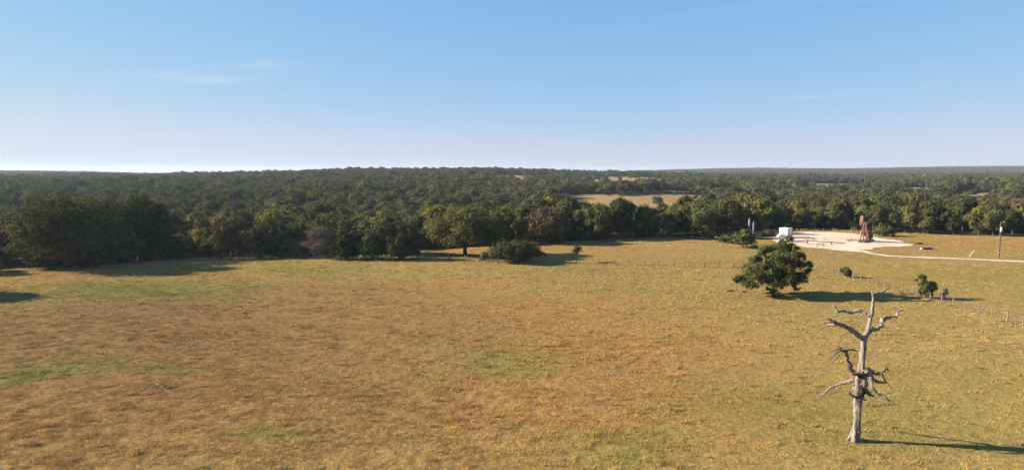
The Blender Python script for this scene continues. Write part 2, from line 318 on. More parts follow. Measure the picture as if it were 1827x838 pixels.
link('lease_road', sheet_mesh(road_mask, 84, 190, 114, 170, .3, .045, cal, 'lease_road')); tag(bpy.data.objects['lease_road'], 'narrow pale lease road running from the pad to the right', kind='structure')

# the grass sward: leaning blades in tussocks, thinner with distance
gr, t, o = new_mat('grass_blades'); at = N(t, 'ShaderNodeAttribute', attribute_name='tint'); d = N(t, 'ShaderNodeBsdfDiffuse'); tr = N(t, 'ShaderNodeBsdfTranslucent'); mx = N(t, 'ShaderNodeMixShader'); mx.inputs[0].default_value = .2
for q in (d, tr): t.links.new(at.outputs['Color'], q.inputs['Color'])
t.links.new(d.outputs[0], mx.inputs[1]); t.links.new(tr.outputs[0], mx.inputs[2]); t.links.new(mx.outputs[0], o.inputs[0])
rg = np.random.default_rng(4)
GV, GC = [], []
for y0, y1, dens, per, wid, hk in ((36, 62, 17, 11, .034, .9), (62, 88, 11, 9, .045, .9), (88, 118, 6.5, 8, .062, .9), (118, 150, 4.2, 7, .085, .9), (150, 232, 2., 5, .12, .85)):
    n = int(.86*(y1*y1-y0*y0)*dens); y = np.sqrt(rg.uniform(y0*y0, y1*y1, n)); x = rg.uniform(-.86, .86, n)*y
    tus = fbm(x/1.1, y/.9, 101, 3); big = fbm(x/5.5, y/5.5, 131, 3)
    keep = (y < edge_y(x/y)+3) & ~on_bare(x, y) & (rg.random(n) < np.clip((tus-.28)*3.2, .12, 1)); x, y, tus, big = x[keep], y[keep], tus[keep], big[keep]
    short = np.clip((x-63)/2., 0, 1)*.45+np.clip((y-149+x*.12)/4, 0, 1)*np.clip((64-x)/2, 0, 1)*.45
    h = (.07+.42*np.clip(tus-.3, 0, 1)+.14*np.clip(big-.4, 0, 1))*(1-np.minimum(short, .55))*rg.uniform(.75, 1.25, len(x))*hk
    h = h*(1-.4*np.clip((x-8-(y-50)*.35)/8, 0, 1)*np.clip((66-x)/4, 0, 1))
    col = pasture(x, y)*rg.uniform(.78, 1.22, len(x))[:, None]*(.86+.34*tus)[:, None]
    x = np.repeat(x, per)+rg.normal(0, .13, len(x)*per); y = np.repeat(y, per)+rg.normal(0, .13, len(y)*per); h = np.repeat(h, per)*rg.uniform(.55, 1.15, len(x)); col = np.repeat(col, per, 0)*rg.uniform(.85, 1.15, len(x))[:, None]
    z = ground_z(x, y)-.02; a = rg.uniform(0, 2*np.pi, len(x)); w = wid*rg.uniform(.6, 1.3, len(x))/2; lx = h*(rg.normal(.25, .45, len(x))); ly = h*rg.normal(0, .45, len(x))
    V = np.empty((len(x), 3, 3)); V[:, 0] = np.stack([x-np.cos(a)*w, y-np.sin(a)*w, z], 1); V[:, 1] = np.stack([x+np.cos(a)*w, y+np.sin(a)*w, z], 1); V[:, 2] = np.stack([x+lx, y+ly, z+h], 1)
    GV.append(V.reshape(-1, 3)); GC.append(np.repeat(col, 3, 0))
# coarse bunchgrass standing above the sward: the dark lens-shaped shadows between the tussocks are theirs
for y0, y1, dens, per, wid in ((36, 70, .26, 64, .045), (70, 110, .24, 50, .065), (110, 150, .22, 36, .09), (150, 226, .12, 24, .12)):
    n = int(.86*(y1*y1-y0*y0)*dens); y = np.sqrt(rg.uniform(y0*y0, y1*y1, n)); x = rg.uniform(-.86, .86, n)*y; cl = fbm(x/7, y/5, 151, 3)
    keep = (y < edge_y(x/y)+1) & ~on_bare(x, y) & (rg.random(n) < np.clip((cl-.36)*4, .08, 1)) & ((x < 62.5) | (rg.random(n) < .5)); x, y = x[keep], y[keep]; m = len(x)
    hh = rg.uniform(.17, .40, m)*np.where(x > 62.5, .7, 1.)*np.where((np.abs(x-32) < 9) & (np.abs(y-48.6) < 2.2), .45, 1.); rr = rg.uniform(.18, .42, m); cc = pasture(x, y)*rg.uniform(.74, 1.12, m)[:, None]*np.stack([np.ones(m), rg.uniform(.92, 1.03, m), rg.uniform(.85, 1.1, m)], 1)
    x = np.repeat(x, per)+rg.normal(0, 1, m*per)*np.repeat(rr, per)*1.3; y = np.repeat(y, per)+rg.normal(0, .7, m*per)*np.repeat(rr, per); h = np.repeat(hh, per)*rg.uniform(.5, 1.1, m*per); col = np.repeat(cc, per, 0)*rg.uniform(.85, 1.15, m*per)[:, None]; n = m*per
    z = ground_z(x, y)-.03; a = rg.uniform(0, 2*np.pi, n); w = wid*rg.uniform(.7, 1.4, n)/2; lx = h*rg.normal(.3, .5, n); ly = h*rg.normal(0, .4, n)
    V = np.empty((n, 3, 3)); V[:, 0] = np.stack([x-np.cos(a)*w, y-np.sin(a)*w, z], 1); V[:, 1] = np.stack([x+np.cos(a)*w, y+np.sin(a)*w, z], 1); V[:, 2] = np.stack([x+lx, y+ly, z+h], 1)
    GV.append(V.reshape(-1, 3)); GC.append(np.repeat(col, 3, 0))
GV = np.concatenate(GV); GC = np.concatenate(GC)
grass = link('grass', tri_mesh('grass', GV, np.arange(len(GV)).reshape(-1, 3), GC, False, gr)); tag(grass, 'dry autumn grass in tussocks, russet in front and straw yellow behind', kind='stuff')
print('grass tris', len(GV)//3, 'ground quads', len(i))

# ------------------------------------------------------------------ trees
def crown_mesh(name, blobs, ntri, size, mat, rng, spread=.8, fill=.55, thin=1., hang=0.):
    B = np.array(blobs, float); w = B[:, 3]**2; w /= w.sum(); sub = []
    for b in B:
        k = int(np.clip(14*(b[3]/1.5)**1.2, 8, 40)); d = rng.normal(size=(k, 3)); d /= np.linalg.norm(d, axis=1)[:, None]; d[:, 2] = np.where(d[:, 2] < -.35, -d[:, 2]*.5, d[:, 2])
        r = b[3]*rng.uniform(fill, .95, k); sub.append(np.concatenate([b[:3]+d*r[:, None]*(1, 1, .85), (b[3]*rng.uniform(.18, .50, k))[:, None], rng.uniform(.72, 1.22, k)[:, None], d, np.full((k, 1), b[3]**2/k)], 1))
    S = np.concatenate(sub); p = S[:, 8]/S[:, 8].sum(); ix = rng.choice(len(S), ntri, p=p); s = S[ix]
    d = rng.normal(size=(ntri, 3)); d /= np.linalg.norm(d, axis=1)[:, None]; rr = np.where(rng.random(ntri) < .24, rng.uniform(.9, 2.1, ntri), rng.uniform(.35, 1.0, ntri)**.6)
    P = s[:, :3]+d*(s[:, 3]*rr)[:, None]; P[:, 2] -= hang*rng.random(ntri)
    nrm = d*.8+s[:, 5:8]*.5+rng.normal(0, .45, (ntri, 3)); nrm /= np.linalg.norm(nrm, axis=1)[:, None]
    a = rng.normal(size=(ntri, 3)); u = np.cross(nrm, a); u /= np.linalg.norm(u, axis=1)[:, None]; v = np.cross(nrm, u); sz = size*rng.uniform(.6, 1.35, ntri)[:, None]
    V = np.empty((ntri, 3, 3)); V[:, 0] = P-u*sz*.55*thin; V[:, 1] = P+u*sz*.55*thin+v*sz*rng.uniform(-.3, .3, (ntri, 1)); V[:, 2] = P+v*sz*rng.uniform(.7, 1.1, (ntri, 1))+u*sz*rng.uniform(-.3, .3, (ntri, 1))*thin
    V[:, :, 2] = np.maximum(V[:, :, 2], .03)
    t = s[:, 4]*rng.uniform(.85, 1.15, ntri); col = np.stack([t*rng.uniform(.93, 1.08, ntri), t, t*rng.uniform(.85, 1.1, ntri)], 1)
    return tri_mesh(name, V.reshape(-1, 3), np.arange(ntri*3).reshape(-1, 3), np.repeat(col, 3, 0), False, mat)
def trunk_mesh(name, blobs, r0, fork, rng, mat=None, many=1, nlimb=14):
    mb = MB(); B = np.array(blobs, float); stems = []
    cx, cyy = (B[:, 0]*B[:, 3]).sum()/B[:, 3].sum(), (B[:, 1]*B[:, 3]).sum()/B[:, 3].sum()
    for m in range(many):
        ox, oy = (0, 0) if many == 1 else (rng.normal(0, r0*2.5), rng.normal(0, r0*2))
        top = Vector((cx*.35+ox*2+rng.normal(0, .15), cyy*.3+oy*2, fork)); pts = [(ox, oy, -.25), (ox, oy, .15), (ox*1.2+rng.normal(0, .08), oy*1.2, fork*.5), top]
        mb.tube(pts, [r0*1.45, r0*1.1, r0*.9, r0*.75], 9); stems.append(top)
    order = sorted(range(len(B)), key=lambda q: -B[q, 3])[:nlimb]
    for q in order:
        e = Vector(B[q, :3]); a = min(stems, key=lambda s: (s-e).length); mid = a.lerp(e, .5)+Vector((rng.normal(0, .25), rng.normal(0, .25), .12*(e-a).length+rng.normal(0, .2)))
        rr = r0*.55*min(1, B[q, 3]/max(B[:, 3])+.2); mb.tube([a-Vector((0, 0, r0*.5)), mid, e, e+(e-mid)*.35], [rr, rr*.7, rr*.42, rr*.12], 6)
        for _ in range(3):
            d = Vector(rng.normal(size=3)).normalized(); d.z = abs(d.z)*.7; s0 = mid.lerp(e, rng.uniform(.3, 1)); mb.tube([s0, s0+d*B[q, 3]*.5, s0+d*B[q, 3]*.9+Vector((0, 0, .1))], [rr*.32, rr*.2, rr*.05], 4)
    me = bpy.data.meshes.new(name); me.from_pydata(mb.V, [], mb.F); me.polygons.foreach_set('use_smooth', mb.sm); me.materials.append(mat or BARK); me.update(); return me
def deepen(blobs, rng, depth=.75):
    """give a crown read from one side its depth: lobes before and behind"""
    W = max(abs(b[0]) for b in blobs)+1e-3; out = []
    for x, z, r in blobs:
        sp = depth*W*math.sqrt(max(0, 1-(x/W)**2*.85)); out.append((x, rng.uniform(-.3, .3)*sp, z, r))
        if sp > r*.6:
            for sg in (-1, 1): out.append((x*rng.uniform(.65, .95), sg*sp*rng.uniform(.55, 1.), z*rng.uniform(.8, .98), r*rng.uniform(.75, .95)))
    for _ in range(2*len(out)):      # lesser boughs between the lobes
        a, b = out[rng.integers(len(out))], out[rng.integers(len(out))]
        if math.dist(a[:3], b[:3]) < 2.2*(a[3]+b[3]): f = rng.uniform(.3, .7); out.append(tuple(a[q]*f+b[q]*(1-f)+rng.normal(0, .45*a[3]) for q in range(3))+(rng.uniform(.28, .62)*min(a[3], b[3]),))
    return [(a, b, max(c, d*.7), d) for a, b, c, d in out]
def hero(name, label, cat, x, y, k, px, leaf, ntri, size, seed, r0=.3, fork=2., group=None, depth=.75, many=1, fill=.55, thin=1., nlimb=14, hang=0., bark=None, stem='trunk', leafname='crown'):
    rng = np.random.default_rng(seed); B = deepen([(a*k, b*k, r*k) for a, b, r in px], rng, depth)
    root = empty(name, (x, y, gz(x, y))); link(stem, trunk_mesh(stem, B, r0, fork, rng, bark, many, nlimb), root); link(leafname, crown_mesh(leafname, B, ntri, size, LEAF[leaf], rng, fill=fill, thin=thin, hang=hang), root)
    tag(root, label, cat, group); return root

EG = 'trees standing along the pasture edge'
HERO_OCC = []
hero('oak_tree', 'huge dark oak with a domed crown at the left field edge', 'tree', -94.5, 143.0, .1155, [(-45, 70, 35), (-30, 100, 33), (8, 114, 24), (40, 95, 36), (70, 70, 36), (85, 45, 30), (0, 70, 46), (-55, 40, 28), (30, 40, 45), (-30, 25, 28), (60, 22, 28), (95, 20, 20)], 'dark', 26000, .5, 1, .55, 3.5, EG)
hero('oak_tree', 'tall dark oak just right of the huge domed oak on the left', 'tree', -87, 158, .13, [(-35, 85, 26), (0, 98, 22), (28, 88, 24), (44, 68, 22), (0, 60, 36), (-20, 40, 28), (30, 35, 28)], 'dark', 15000, .5, 2, .4, 3.5, EG)
hero('oak_tree', 'pale tan shrubby oak below the tall dark oak on the left', 'tree', -86, 152.5, .1223, [(-5, 36, 13), (10, 44, 11), (16, 30, 12), (-10, 22, 12), (6, 18, 12)], 'brown', 6000, .42, 3, .2, 1.5, EG)
hero('oak_tree', 'oak with thin brownish top behind the left fence', 'tree', -67.2, 162.5, .1325, [(-17, 55, 21), (3, 62, 19), (14, 42, 23), (-22, 36, 17), (0, 30, 20)], 'brown', 9000, .42, 4, .28, 3., EG)
hero('oak_tree', 'dark oak close beside the brownish-topped tree on its right', 'tree', -60.4, 163, .133, [(-10, 50, 21), (14, 54, 20), (34, 40, 19), (0, 25, 26), (30, 20, 20), (48, 24, 14)], 'dark', 12000, .46, 5, .3, 2.2, EG)
hero('oak_tree', 'small round-headed young tree with a bare stem at the left fence', 'tree', -68.6, 160.3, .1325, [(-2, 21, 9), (8, 25, 8), (3, 29, 7), (-8, 19, 6), (12, 20, 5)], 'olive', 2600, .34, 6, .11, 1.7, EG)
hero('oak_tree', 'low dark tree between the left fence and the bare brown tree', 'tree', -56.0, 164, .134, [(0, 46, 18), (-12, 32, 18), (16, 28, 19), (0, 12, 17), (-24, 16, 13)], 'dark', 9000, .46, 7, .25, 1.5, EG)
hero('bare_tree', 'nearly leafless brown twiggy tree left of the cedar row', 'tree', -43.2, 156.5, .1275, [(-15, 45, 17), (0, 51, 14), (10, 36, 17), (-30, 25, 13), (-5, 25, 18)], 'grey', 7000, .42, 8, .2, 1.6, EG, thin=.28, fill=.3)
hero('elm_tree', 'small olive tree left of the twiggy brown tree', 'tree', -50.6, 159.5, .13, [(0, 20, 9), (-4, 12, 8), (5, 12, 8), (2, 27, 5)], 'olive', 2600, .36, 9, .12, 1.2, EG)
hero('cedar_tree', 'leftmost of three dark cedars in a tight row', 'tree', -37.2, 153.5, .1256, [(0, 12, 18), (-8, 28, 14), (8, 33, 12), (2, 42, 8), (-16, 12, 12)], 'cedar', 9000, .36, 10, .22, 1., 'row of three cedars', fill=.7)
hero('cedar_tree', 'middle one of three dark cedars in a tight row', 'tree', -31.3, 152.8, .125, [(0, 11, 20), (-3, 28, 16), (3, 40, 9), (11, 22, 13)], 'cedar', 9000, .36, 11, .22, 1., 'row of three cedars', fill=.7)
hero('cedar_tree', 'rightmost and widest of three dark cedars in a tight row', 'tree', -25.2, 152.2, .1244, [(0, 12, 23), (-12, 30, 14), (10, 33, 15), (24, 14, 13), (4, 42, 8)], 'cedar', 10000, .36, 12, .24, 1., 'row of three cedars', fill=.7)
hero('oak_tree', 'broad oak rising behind the row of three cedars', 'tree', -30.5, 163, .133, [(-32, 44, 20), (0, 54, 20), (30, 48, 18), (0, 36, 28), (-20, 28, 20), (22, 26, 20)], 'dark', 12000, .46, 13, .3, 2.5, EG)
hero('oak_tree', 'spreading oak with a thick bare trunk in the middle pasture', 'tree', -11.1, 161.2, .1324, [(-62, 34, 17), (-45, 51, 21), (-20, 68, 21), (3, 77, 15), (25, 71, 17), (45, 55, 21), (62, 36, 17), (-30, 32, 20), (0, 50, 27), (25, 36, 22), (50, 26, 12), (-50, 24, 12), (-8, 30, 14)], 'mid', 34000, .34, 14, .5, 2.6, EG)
hero('oak_thicket', 'dark round multi-stemmed oak thicket by the middle fence', 'tree', .2, 148.8, .1215, [(-30, 16, 16), (-15, 26, 16), (5, 29, 13), (20, 24, 17), (38, 19, 14), (52, 14, 9), (0, 12, 17), (25, 9, 13)], 'dark', 20000, .29, 15, .13, 1.1, EG, many=4)
hero('shrub', 'small green shrub left of the round oak thicket', 'shrub', -6.2, 150.6, .1242, [(0, 7, 6), (2, 12, 5), (-3, 4, 5)], 'bright', 1800, .28, 16, .06, .4, None, many=2)
hero('oak_tree', 'russet brown-leaved oak at the back of the middle pasture', 'tree', 8.8, 187.8, .1541, [(-30, 22, 17), (-20, 40, 17), (-3, 54, 13), (15, 45, 17), (32, 28, 17), (0, 28, 23), (-36, 13, 11), (26, 14, 13)], 'brown', 16000, .44, 17, .4, 2.6, EG)
hero('oak_tree', 'lone small sapling with a thin stem in the middle pasture', 'tree', 14.0, 147.6, .1203, [(-1, 25, 6), (5, 21, 5), (-6, 20, 5), (0, 29, 4), (6, 26, 4)], 'olive', 800, .28, 18, .07, 1.6, None, fill=.4)
hero('live_oak', 'lopsided live oak standing alone before the fence on the right', 'tree', 42.4, 109.2, .0897, [(-60, 29, 13), (-40, 43, 18), (-32, 66, 13), (-14, 82, 13), (25, 103, 9), (11, 91, 13), (13, 62, 22), (45, 71, 13), (60, 57, 10), (49, 34, 13), (38, 22, 8), (21, 36, 20), (-10, 32, 16), (-48, 23, 11), (-68, 31, 6), (-20, 52, 17), (-3, 10, 7), (28, 84, 11)], 'mid', 60000, .19, 19, .32, 1.5, None, depth=.6, hang=.25, fill=.42)
hero('shrub', 'upright dark shrub with a leaning top at the right fence', 'shrub', 64.9, 105.6, .0864, [(-13, 40, 5), (-6, 38, 5), (-6, 26, 8), (9, 20, 9), (1, 11, 9), (11, 27, 6), (-3, 18, 8)], 'mid', 8000, .18, 20, .07, .7, None, depth=.6, many=3)
hero('bare_shrub', 'dry leafless tan shrub beside the upright dark shrub', 'shrub', 66.6, 103.9, .0856, [(0, 5, 5), (2, 12, 5), (3, 18, 4), (-3, 10, 4)], 'grey', 1500, .26, 21, .04, .5, None, many=3, thin=.25, fill=.3)
hero('shrub', 'low leaning dark shrub growing in the right fence line', 'shrub', 63.3, 127.6, .106, [(-9, 12, 5), (-4, 14, 5), (-1, 8, 5), (2, 4, 5), (4, 9, 4)], 'dark', 2400, .24, 22, .06, .4, None, many=2)
hero('shrub', 'rounded bright green shrub behind the pump jack', 'shrub', 111, 203, .167, [(-13, 6, 8), (0, 11, 10), (12, 8, 9), (0, 5, 11), (-6, 13, 6)], 'bright', 7000, .32, 23, .08, .5, None, many=3)
hero('shrub', 'bright green shrub at the corner of the middle pasture', 'shrub', 57.2, 181.0, .148, [(0, 10, 8), (-6, 6, 7), (5, 6, 7)], 'bright', 3000, .3, 24, .07, .5, None, many=2)
hero('oak_tree', 'scrubby olive oak left behind the lone live oak', 'tree', 57.8, 170.4, .14, [(-8, 22, 9), (5, 26, 9), (0, 13, 11), (14, 18, 8), (18, 10, 7), (-10, 10, 8)], 'olive', 6000, .34, 25, .14, 1., EG, many=2)
hero('shrub', 'dull brown shrub between the grey vessels and the white tank', 'shrub', 73.6, 195.4, .16, [(0, 9, 8), (-6, 5, 7), (7, 5, 7)], 'brown', 2600, .3, 26, .06, .5, None, many=3)
hero('oak_tree', 'wide oak out at the left, throwing the dark shadow over the grass', 'tree', -97.5, 108.0, .1, [(-40, 55, 30), (0, 80, 30), (35, 60, 30), (0, 45, 42), (-20, 30, 30), (30, 30, 28)], 'dark', 14000, .5, 27, .45, 3., EG)

# --- woodland trees: a set of kinds, copied one by one
def proto(kind, seed, H, W, leaf, ntri, size, thin=1., fill=.55, low=.14):
    rng = np.random.default_rng(seed); B = [(0, 0, H*.62, W*.30)]
    for q in range(9):
        a = rng.uniform(0, 2*math.pi); f = rng.uniform(.30, .70)*W/2; z = H*rng.uniform(low, .84); f *= math.sqrt(max(.15, 1-((z/H-.5)/.52)**2)); r = W*rng.uniform(.15, .23); B.append((math.cos(a)*f, math.sin(a)*f, min(z, H-r*.9), r))
    B.append((rng.normal(0, W*.08), rng.normal(0, W*.08), H-W*.16, W*.17))
    return kind, leaf, trunk_mesh('trunk', B, W*.024+.04, H*.24, rng, nlimb=8), crown_mesh('crown', B, ntri, size, LEAF[leaf], rng, thin=thin, fill=fill), H, W
PROTO = [proto('oak_tree', 201, 10.5, 11., 'dark', 9000, .52), proto('oak_tree', 202, 11.5, 9.5, 'dark', 8500, .52), proto('oak_tree', 203, 9.5, 10.5, 'dark', 8500, .5),
         proto('oak_tree', 204, 10.5, 10., 'olive', 8500, .52), proto('oak_tree', 205, 9., 9., 'olive', 7500, .5), proto('oak_tree', 206, 11., 10.5, 'mid', 9000, .52), proto('oak_tree', 207, 9.5, 8.5, 'mid', 7500, .5),
         proto('elm_tree', 208, 11.5, 9., 'yellow', 7500, .5, fill=.45), proto('elm_tree', 209, 9.5, 8., 'yellow', 6500, .48, fill=.45), proto('oak_tree', 210, 10., 9.5, 'brown', 7500, .5), proto('bare_tree', 211, 9.5, 8.5, 'grey', 6500, .5, .3, .3),
         proto('cedar_tree', 212, 8., 5.5, 'cedar', 5500, .42, low=.12, fill=.7), proto('oak_tree', 213, 5., 6., 'mid', 4500, .42, low=.15), proto('oak_tree', 214, 4., 5.5, 'olive', 3800, .42, low=.12)]
W_PLAIN = np.array([.17, .15, .13, .14, .12, .08, .07, .012, .01, .05, .02, .028, .01, .01]); W_CREEK = np.array([.09, .08, .07, .12, .10, .12, .11, .12, .09, .05, .03, .01, .005, .005]); W_EDGE = np.array([.11, .08, .10, .08, .08, .09, .07, .025, .025, .04, .03, .07, .10, .10])
rf = np.random.default_rng(77)
def scatter(y0, y1, sp, smax):
    ys = np.arange(y0, y1, sp*.87); out = []
    for r, yy in enumerate(ys):
        xs = np.arange(-smax*yy, smax*yy, sp)+(r % 2)*sp/2; out.append(np.stack([xs+rf.uniform(-.36, .36, len(xs))*sp, yy+rf.uniform(-.36, .36, len(xs))*sp], 1))
    return np.concatenate(out)
NEARP = scatter(100, 460, 7.2, .98); x, y = NEARP[:, 0], NEARP[:, 1]; s = x/y; e = edge_y(s)
keep = (y > e+2.5) & (~in_clearing(x, y) | (rf.random(len(x)) < .035)) & ~((np.hypot(x+11, y-161) < 15)) & ~((s > -.15) & (s < .02) & (y < 186))
NEARP = NEARP[keep]; x, y, s, e = x[keep], y[keep], s[keep], e[keep]
creek = np.exp(-((y-e-75)/45)**2)*np.clip((s+.45)/.2, 0, 1)*np.clip((.36-s)/.15, 0, 1); edge = np.clip(1-(y-e)/16, 0, 1)
u = rf.random(len(x)); pick = np.zeros(len(x), int)
for q in range(len(x)):
    w = W_PLAIN*(1-creek[q])+W_CREEK*creek[q]; w = w*(1-edge[q])+W_EDGE*edge[q]; pick[q] = np.searchsorted(np.cumsum(w/w.sum()), u[q])
pick = np.minimum(pick, len(PROTO)-1); scl = before_clearing(x, y)*rf.uniform(.6, 1.22, len(x))*np.where(s < -.25, 1.05, 1.)*(1-.12*edge)*np.where((s < -.12) & (y-e < 45), .74, 1.)*np.where((s > .3) & (y-e < 16), .86, 1.); rot = rf.uniform(0, 2*math.pi, len(x)); zg = ground_z(x, y)
# which of them show largest from the drone: fill a coarse coverage grid from front to back
fpx = 1218/1827*1024; cov = np.zeros((469, 1024), bool); vis = np.zeros(len(x), int); sp_, cp_ = math.sin(RAD(5.44)), math.cos(RAD(5.44))
def ellipse(X, Y, Z0, Hh, Ww):
    def pj(zz): dz = 20-zz; Zc = Y*cp_+dz*sp_; return 512+fpx*X/Zc, 234.5+fpx*(dz*cp_-Y*sp_)/Zc, fpx/Zc
    u0, v0, k = pj(Z0+Hh*.58); return u0, v0, Ww*.46*k, Hh*.42*k
for (X, Y, Hh, Ww) in ((-94.5, 143., 15, 18), (-87, 158, 14, 12), (-67, 162, 10, 8), (-60, 163, 9.5, 10), (-56, 164, 8, 8), (-31, 153, 6, 20), (-30, 163, 9.5, 12), (-11, 161, 12.5, 20), (0, 149, 5, 12), (9, 188, 10.5, 14), (42, 109, 10, 12)):
    u0, v0, a, b = ellipse(X, Y, gz(X, Y), Hh, Ww); yy, xx = np.mgrid[0:469, 0:1024]; cov |= ((xx-u0)/a)**2+((yy-v0)/b)**2 < 1
for q in np.argsort(y):
    p = PROTO[pick[q]]; u0, v0, a, b = ellipse(x[q], y[q], zg[q], p[4]*scl[q], p[5]*scl[q]); x0, x1, y0, y1 = int(max(0, u0-a)), int(min(1024, u0+a+1)), int(max(0, v0-b)), int(min(469, v0+b+1))
    if x1 <= x0 or y1 <= y0: continue
    yy, xx = np.mgrid[y0:y1, x0:x1]; m = ((xx-u0)/a)**2+((yy-v0)/b)**2 < 1; vis[q] = (m & ~cov[y0:y1, x0:x1]).sum(); cov[y0:y1, x0:x1] |= m
big = set(np.argsort(-vis)[:270].tolist())
COLOUR = dict(dark='dark', olive='olive', mid='green', yellow='yellow-green', brown='brown', grey='bare', cedar='blackish')
KIND = dict(oak_tree='oak', elm_tree='elm', bare_tree='twiggy tree', cedar_tree='cedar')
ZONES = [(-9e9, 60, 'at the far left edge'), (60, 290, 'behind the huge domed oak'), (290, 500, 'behind the left fence'), (500, 745, 'behind the three cedars'), (745, 900, 'behind the spreading oak'), (900, 1010, 'behind the brown-leaved oak'), (1010, 1130, 'behind the lone sapling'), (1130, 1290, 'behind the middle pasture corner'), (1290, 1440, 'behind the white tank'), (1440, 1590, 'behind the pump jack'), (1590, 1740, 'between pump jack and utility pole'), (1740, 9e9, 'behind the utility pole')]
ORD = 'first second third fourth fifth sixth seventh eighth ninth tenth eleventh twelfth thirteenth fourteenth fifteenth sixteenth seventeenth eighteenth nineteenth twentieth'.split()
buckets = {}
for q in sorted(big, key=lambda q: s[q]):
    px = 913.5+1218*s[q]; z = next(zn[2] for zn in ZONES if zn[0] <= px < zn[1]); dd = y[q]-e[q]; row = 'front row' if dd < 11 else 'second row' if dd < 22 else 'third row' if dd < 33 else 'near wood' if dd < 60 else 'middle wood' if dd < 95 else 'deep wood' if dd < 150 else 'valley wood' if dd < 220 else 'farther wood'
    k, leaf = PROTO[pick[q]][:2]; buckets.setdefault((COLOUR[leaf], KIND[k], row, z), []).append(q)
for (c_, kd, row, z), L in buckets.items():
    for n_, q in enumerate(L):
        k, leaf, tm, cmh, Hh, Ww = PROTO[pick[q]]
        root = empty(k, (x[q], y[q], zg[q]), rot[q]); root.scale = (scl[q],)*3
        link('trunk', tm, root); link('crown', cmh, root)
        lab = f'{c_} {kd} in the {row} {z}' if len(L) == 1 or len(L) > len(ORD) else f'{ORD[n_]} {c_} {kd} from the left in the {row} {z}'
        tag(root, lab, 'tree', 'woodland trees that can be told apart')
print('buckets', sorted(((len(L), k) for k, L in buckets.items()), reverse=True)[:12])
rest = [q for q in range(len(x)) if q not in big]

# --- the woods beyond, as one mass: low-cost crowns placed on points
LOWC = bpy.data.collections.new('woodland_sources')
def low(seed, leaf, ntri, size, H, W, thin=1.):
    rng = np.random.default_rng(seed); B = [(0, 0, H*.58, W*.34)]+[(math.cos(a)*W*.27, math.sin(a)*W*.27, H*rng.uniform(.35, .78), W*rng.uniform(.16, .24)) for a in rng.uniform(0, 6.28, 6)]
    me = crown_mesh('far_crown', B, ntri, size, LEAF[leaf], rng, thin=thin, fill=.5); o = bpy.data.objects.new('far_crown_%02d' % len(LOWC.objects), me); LOWC.objects.link(o)
for q in range(len(PROTO)):
    o = bpy.data.objects.new('far_crown_%02d' % q, PROTO[q][3]); LOWC.objects.link(o)
LOWK = ['dark', 'dark', 'dark', 'olive', 'olive', 'mid', 'mid', 'yellow', 'brown', 'grey']; LW = np.array([.26, .24, .18, .06, .04, .09, .07, .01, .03, .02])
for q, k in enumerate(LOWK): low(300+q, k, 2400, .72, 10, 10, .45 if k == 'grey' else 1.)
base_far = len(LOWC.objects)
for q in range(5):     # a hectare corner of canopy seen from kilometres away
    rng = np.random.default_rng(500+q); B = [(rng.uniform(-20, 20), rng.uniform(-20, 20), rng.uniform(2.5, 5.5), rng.uniform(2.6, 4.6)) for _ in range(26)]
    me = crown_mesh('far_canopy', B, 4200, 2.3, LEAF[('dark', 'dark', 'olive', 'mid', 'dark')[q]], rng, fill=.6); o = bpy.data.objects.new('far_crown_%02d' % len(LOWC.objects), me); LOWC.objects.link(o)
PT = [(x[q], y[q], zg[q], scl[q], rot[q], pick[q]) for q in rest]
mid = scatter(460, 1750, 7.8, .95); keep = ~in_clearing(mid[:, 0], mid[:, 1]) | (rf.random(len(mid)) < .03); mid = mid[keep]; mz = ground_z(mid[:, 0], mid[:, 1]); n = len(mid)
cl = fbm(mid[:, 0]/45, mid[:, 1]/45, 61, 3); mk = np.minimum(np.searchsorted(np.cumsum(LW/LW.sum()), np.clip(rf.random(n)*.75+(cl-.25)*.5, 0, .999)), 9)
PT += list(zip(mid[:, 0], mid[:, 1], mz, before_clearing(mid[:, 0], mid[:, 1])*rf.uniform(.6, 1.25, n)*np.where(rf.random(n)<.12, 1.25, 1.), rf.uniform(0, 6.28, n), mk+len(PROTO)))
far = scatter(1750, 6200, 36., .92); keep = ~in_clearing(far[:, 0], far[:, 1]); far = far[keep]; n2 = len(far)
PT += list(zip(far[:, 0], far[:, 1], ground_z(far[:, 0], far[:, 1]), rf.uniform(.9, 1.15, n2), rf.uniform(0, 6.28, n2), rf.integers(base_far, base_far+5, n2)))
PT = np.array(PT); pm = bpy.data.meshes.new('woodland'); pm.vertices.add(len(PT)); pm.vertices.foreach_set('co', PT[:, :3].astype(np.float32).ravel())
for nm, ty, cidx in (('size', 'FLOAT', 3), ('turn', 'FLOAT', 4), ('pick', 'INT', 5)):
    a = pm.attributes.new(nm, ty, 'POINT'); a.data.foreach_set('value', PT[:, cidx].astype(np.int32 if ty == 'INT' else np.float32))
wood = link('woodland', pm); tag(wood, 'mass of oak woodland covering the valley and the far hills', kind='stuff')
ng = bpy.data.node_groups.new('place_crowns', 'GeometryNodeTree'); ng.interface.new_socket('Geometry', in_out='INPUT', socket_type='NodeSocketGeometry'); ng.interface.new_socket('Geometry', in_out='OUTPUT', socket_type='NodeSocketGeometry')
gi = ng.nodes.new('NodeGroupInput'); go = ng.nodes.new('NodeGroupOutput'); ip = ng.nodes.new('GeometryNodeInstanceOnPoints'); ci = ng.nodes.new('GeometryNodeCollectionInfo')
ci.inputs['Collection'].default_value = LOWC; ci.inputs['Separate Children'].default_value = True; ci.inputs['Reset Children'].default_value = True; ip.inputs['Pick Instance'].default_value = True
def named(nm, ty): q = ng.nodes.new('GeometryNodeInputNamedAttribute'); q.data_type = ty; q.inputs['Name'].default_value = nm; return q.outputs['Attribute']
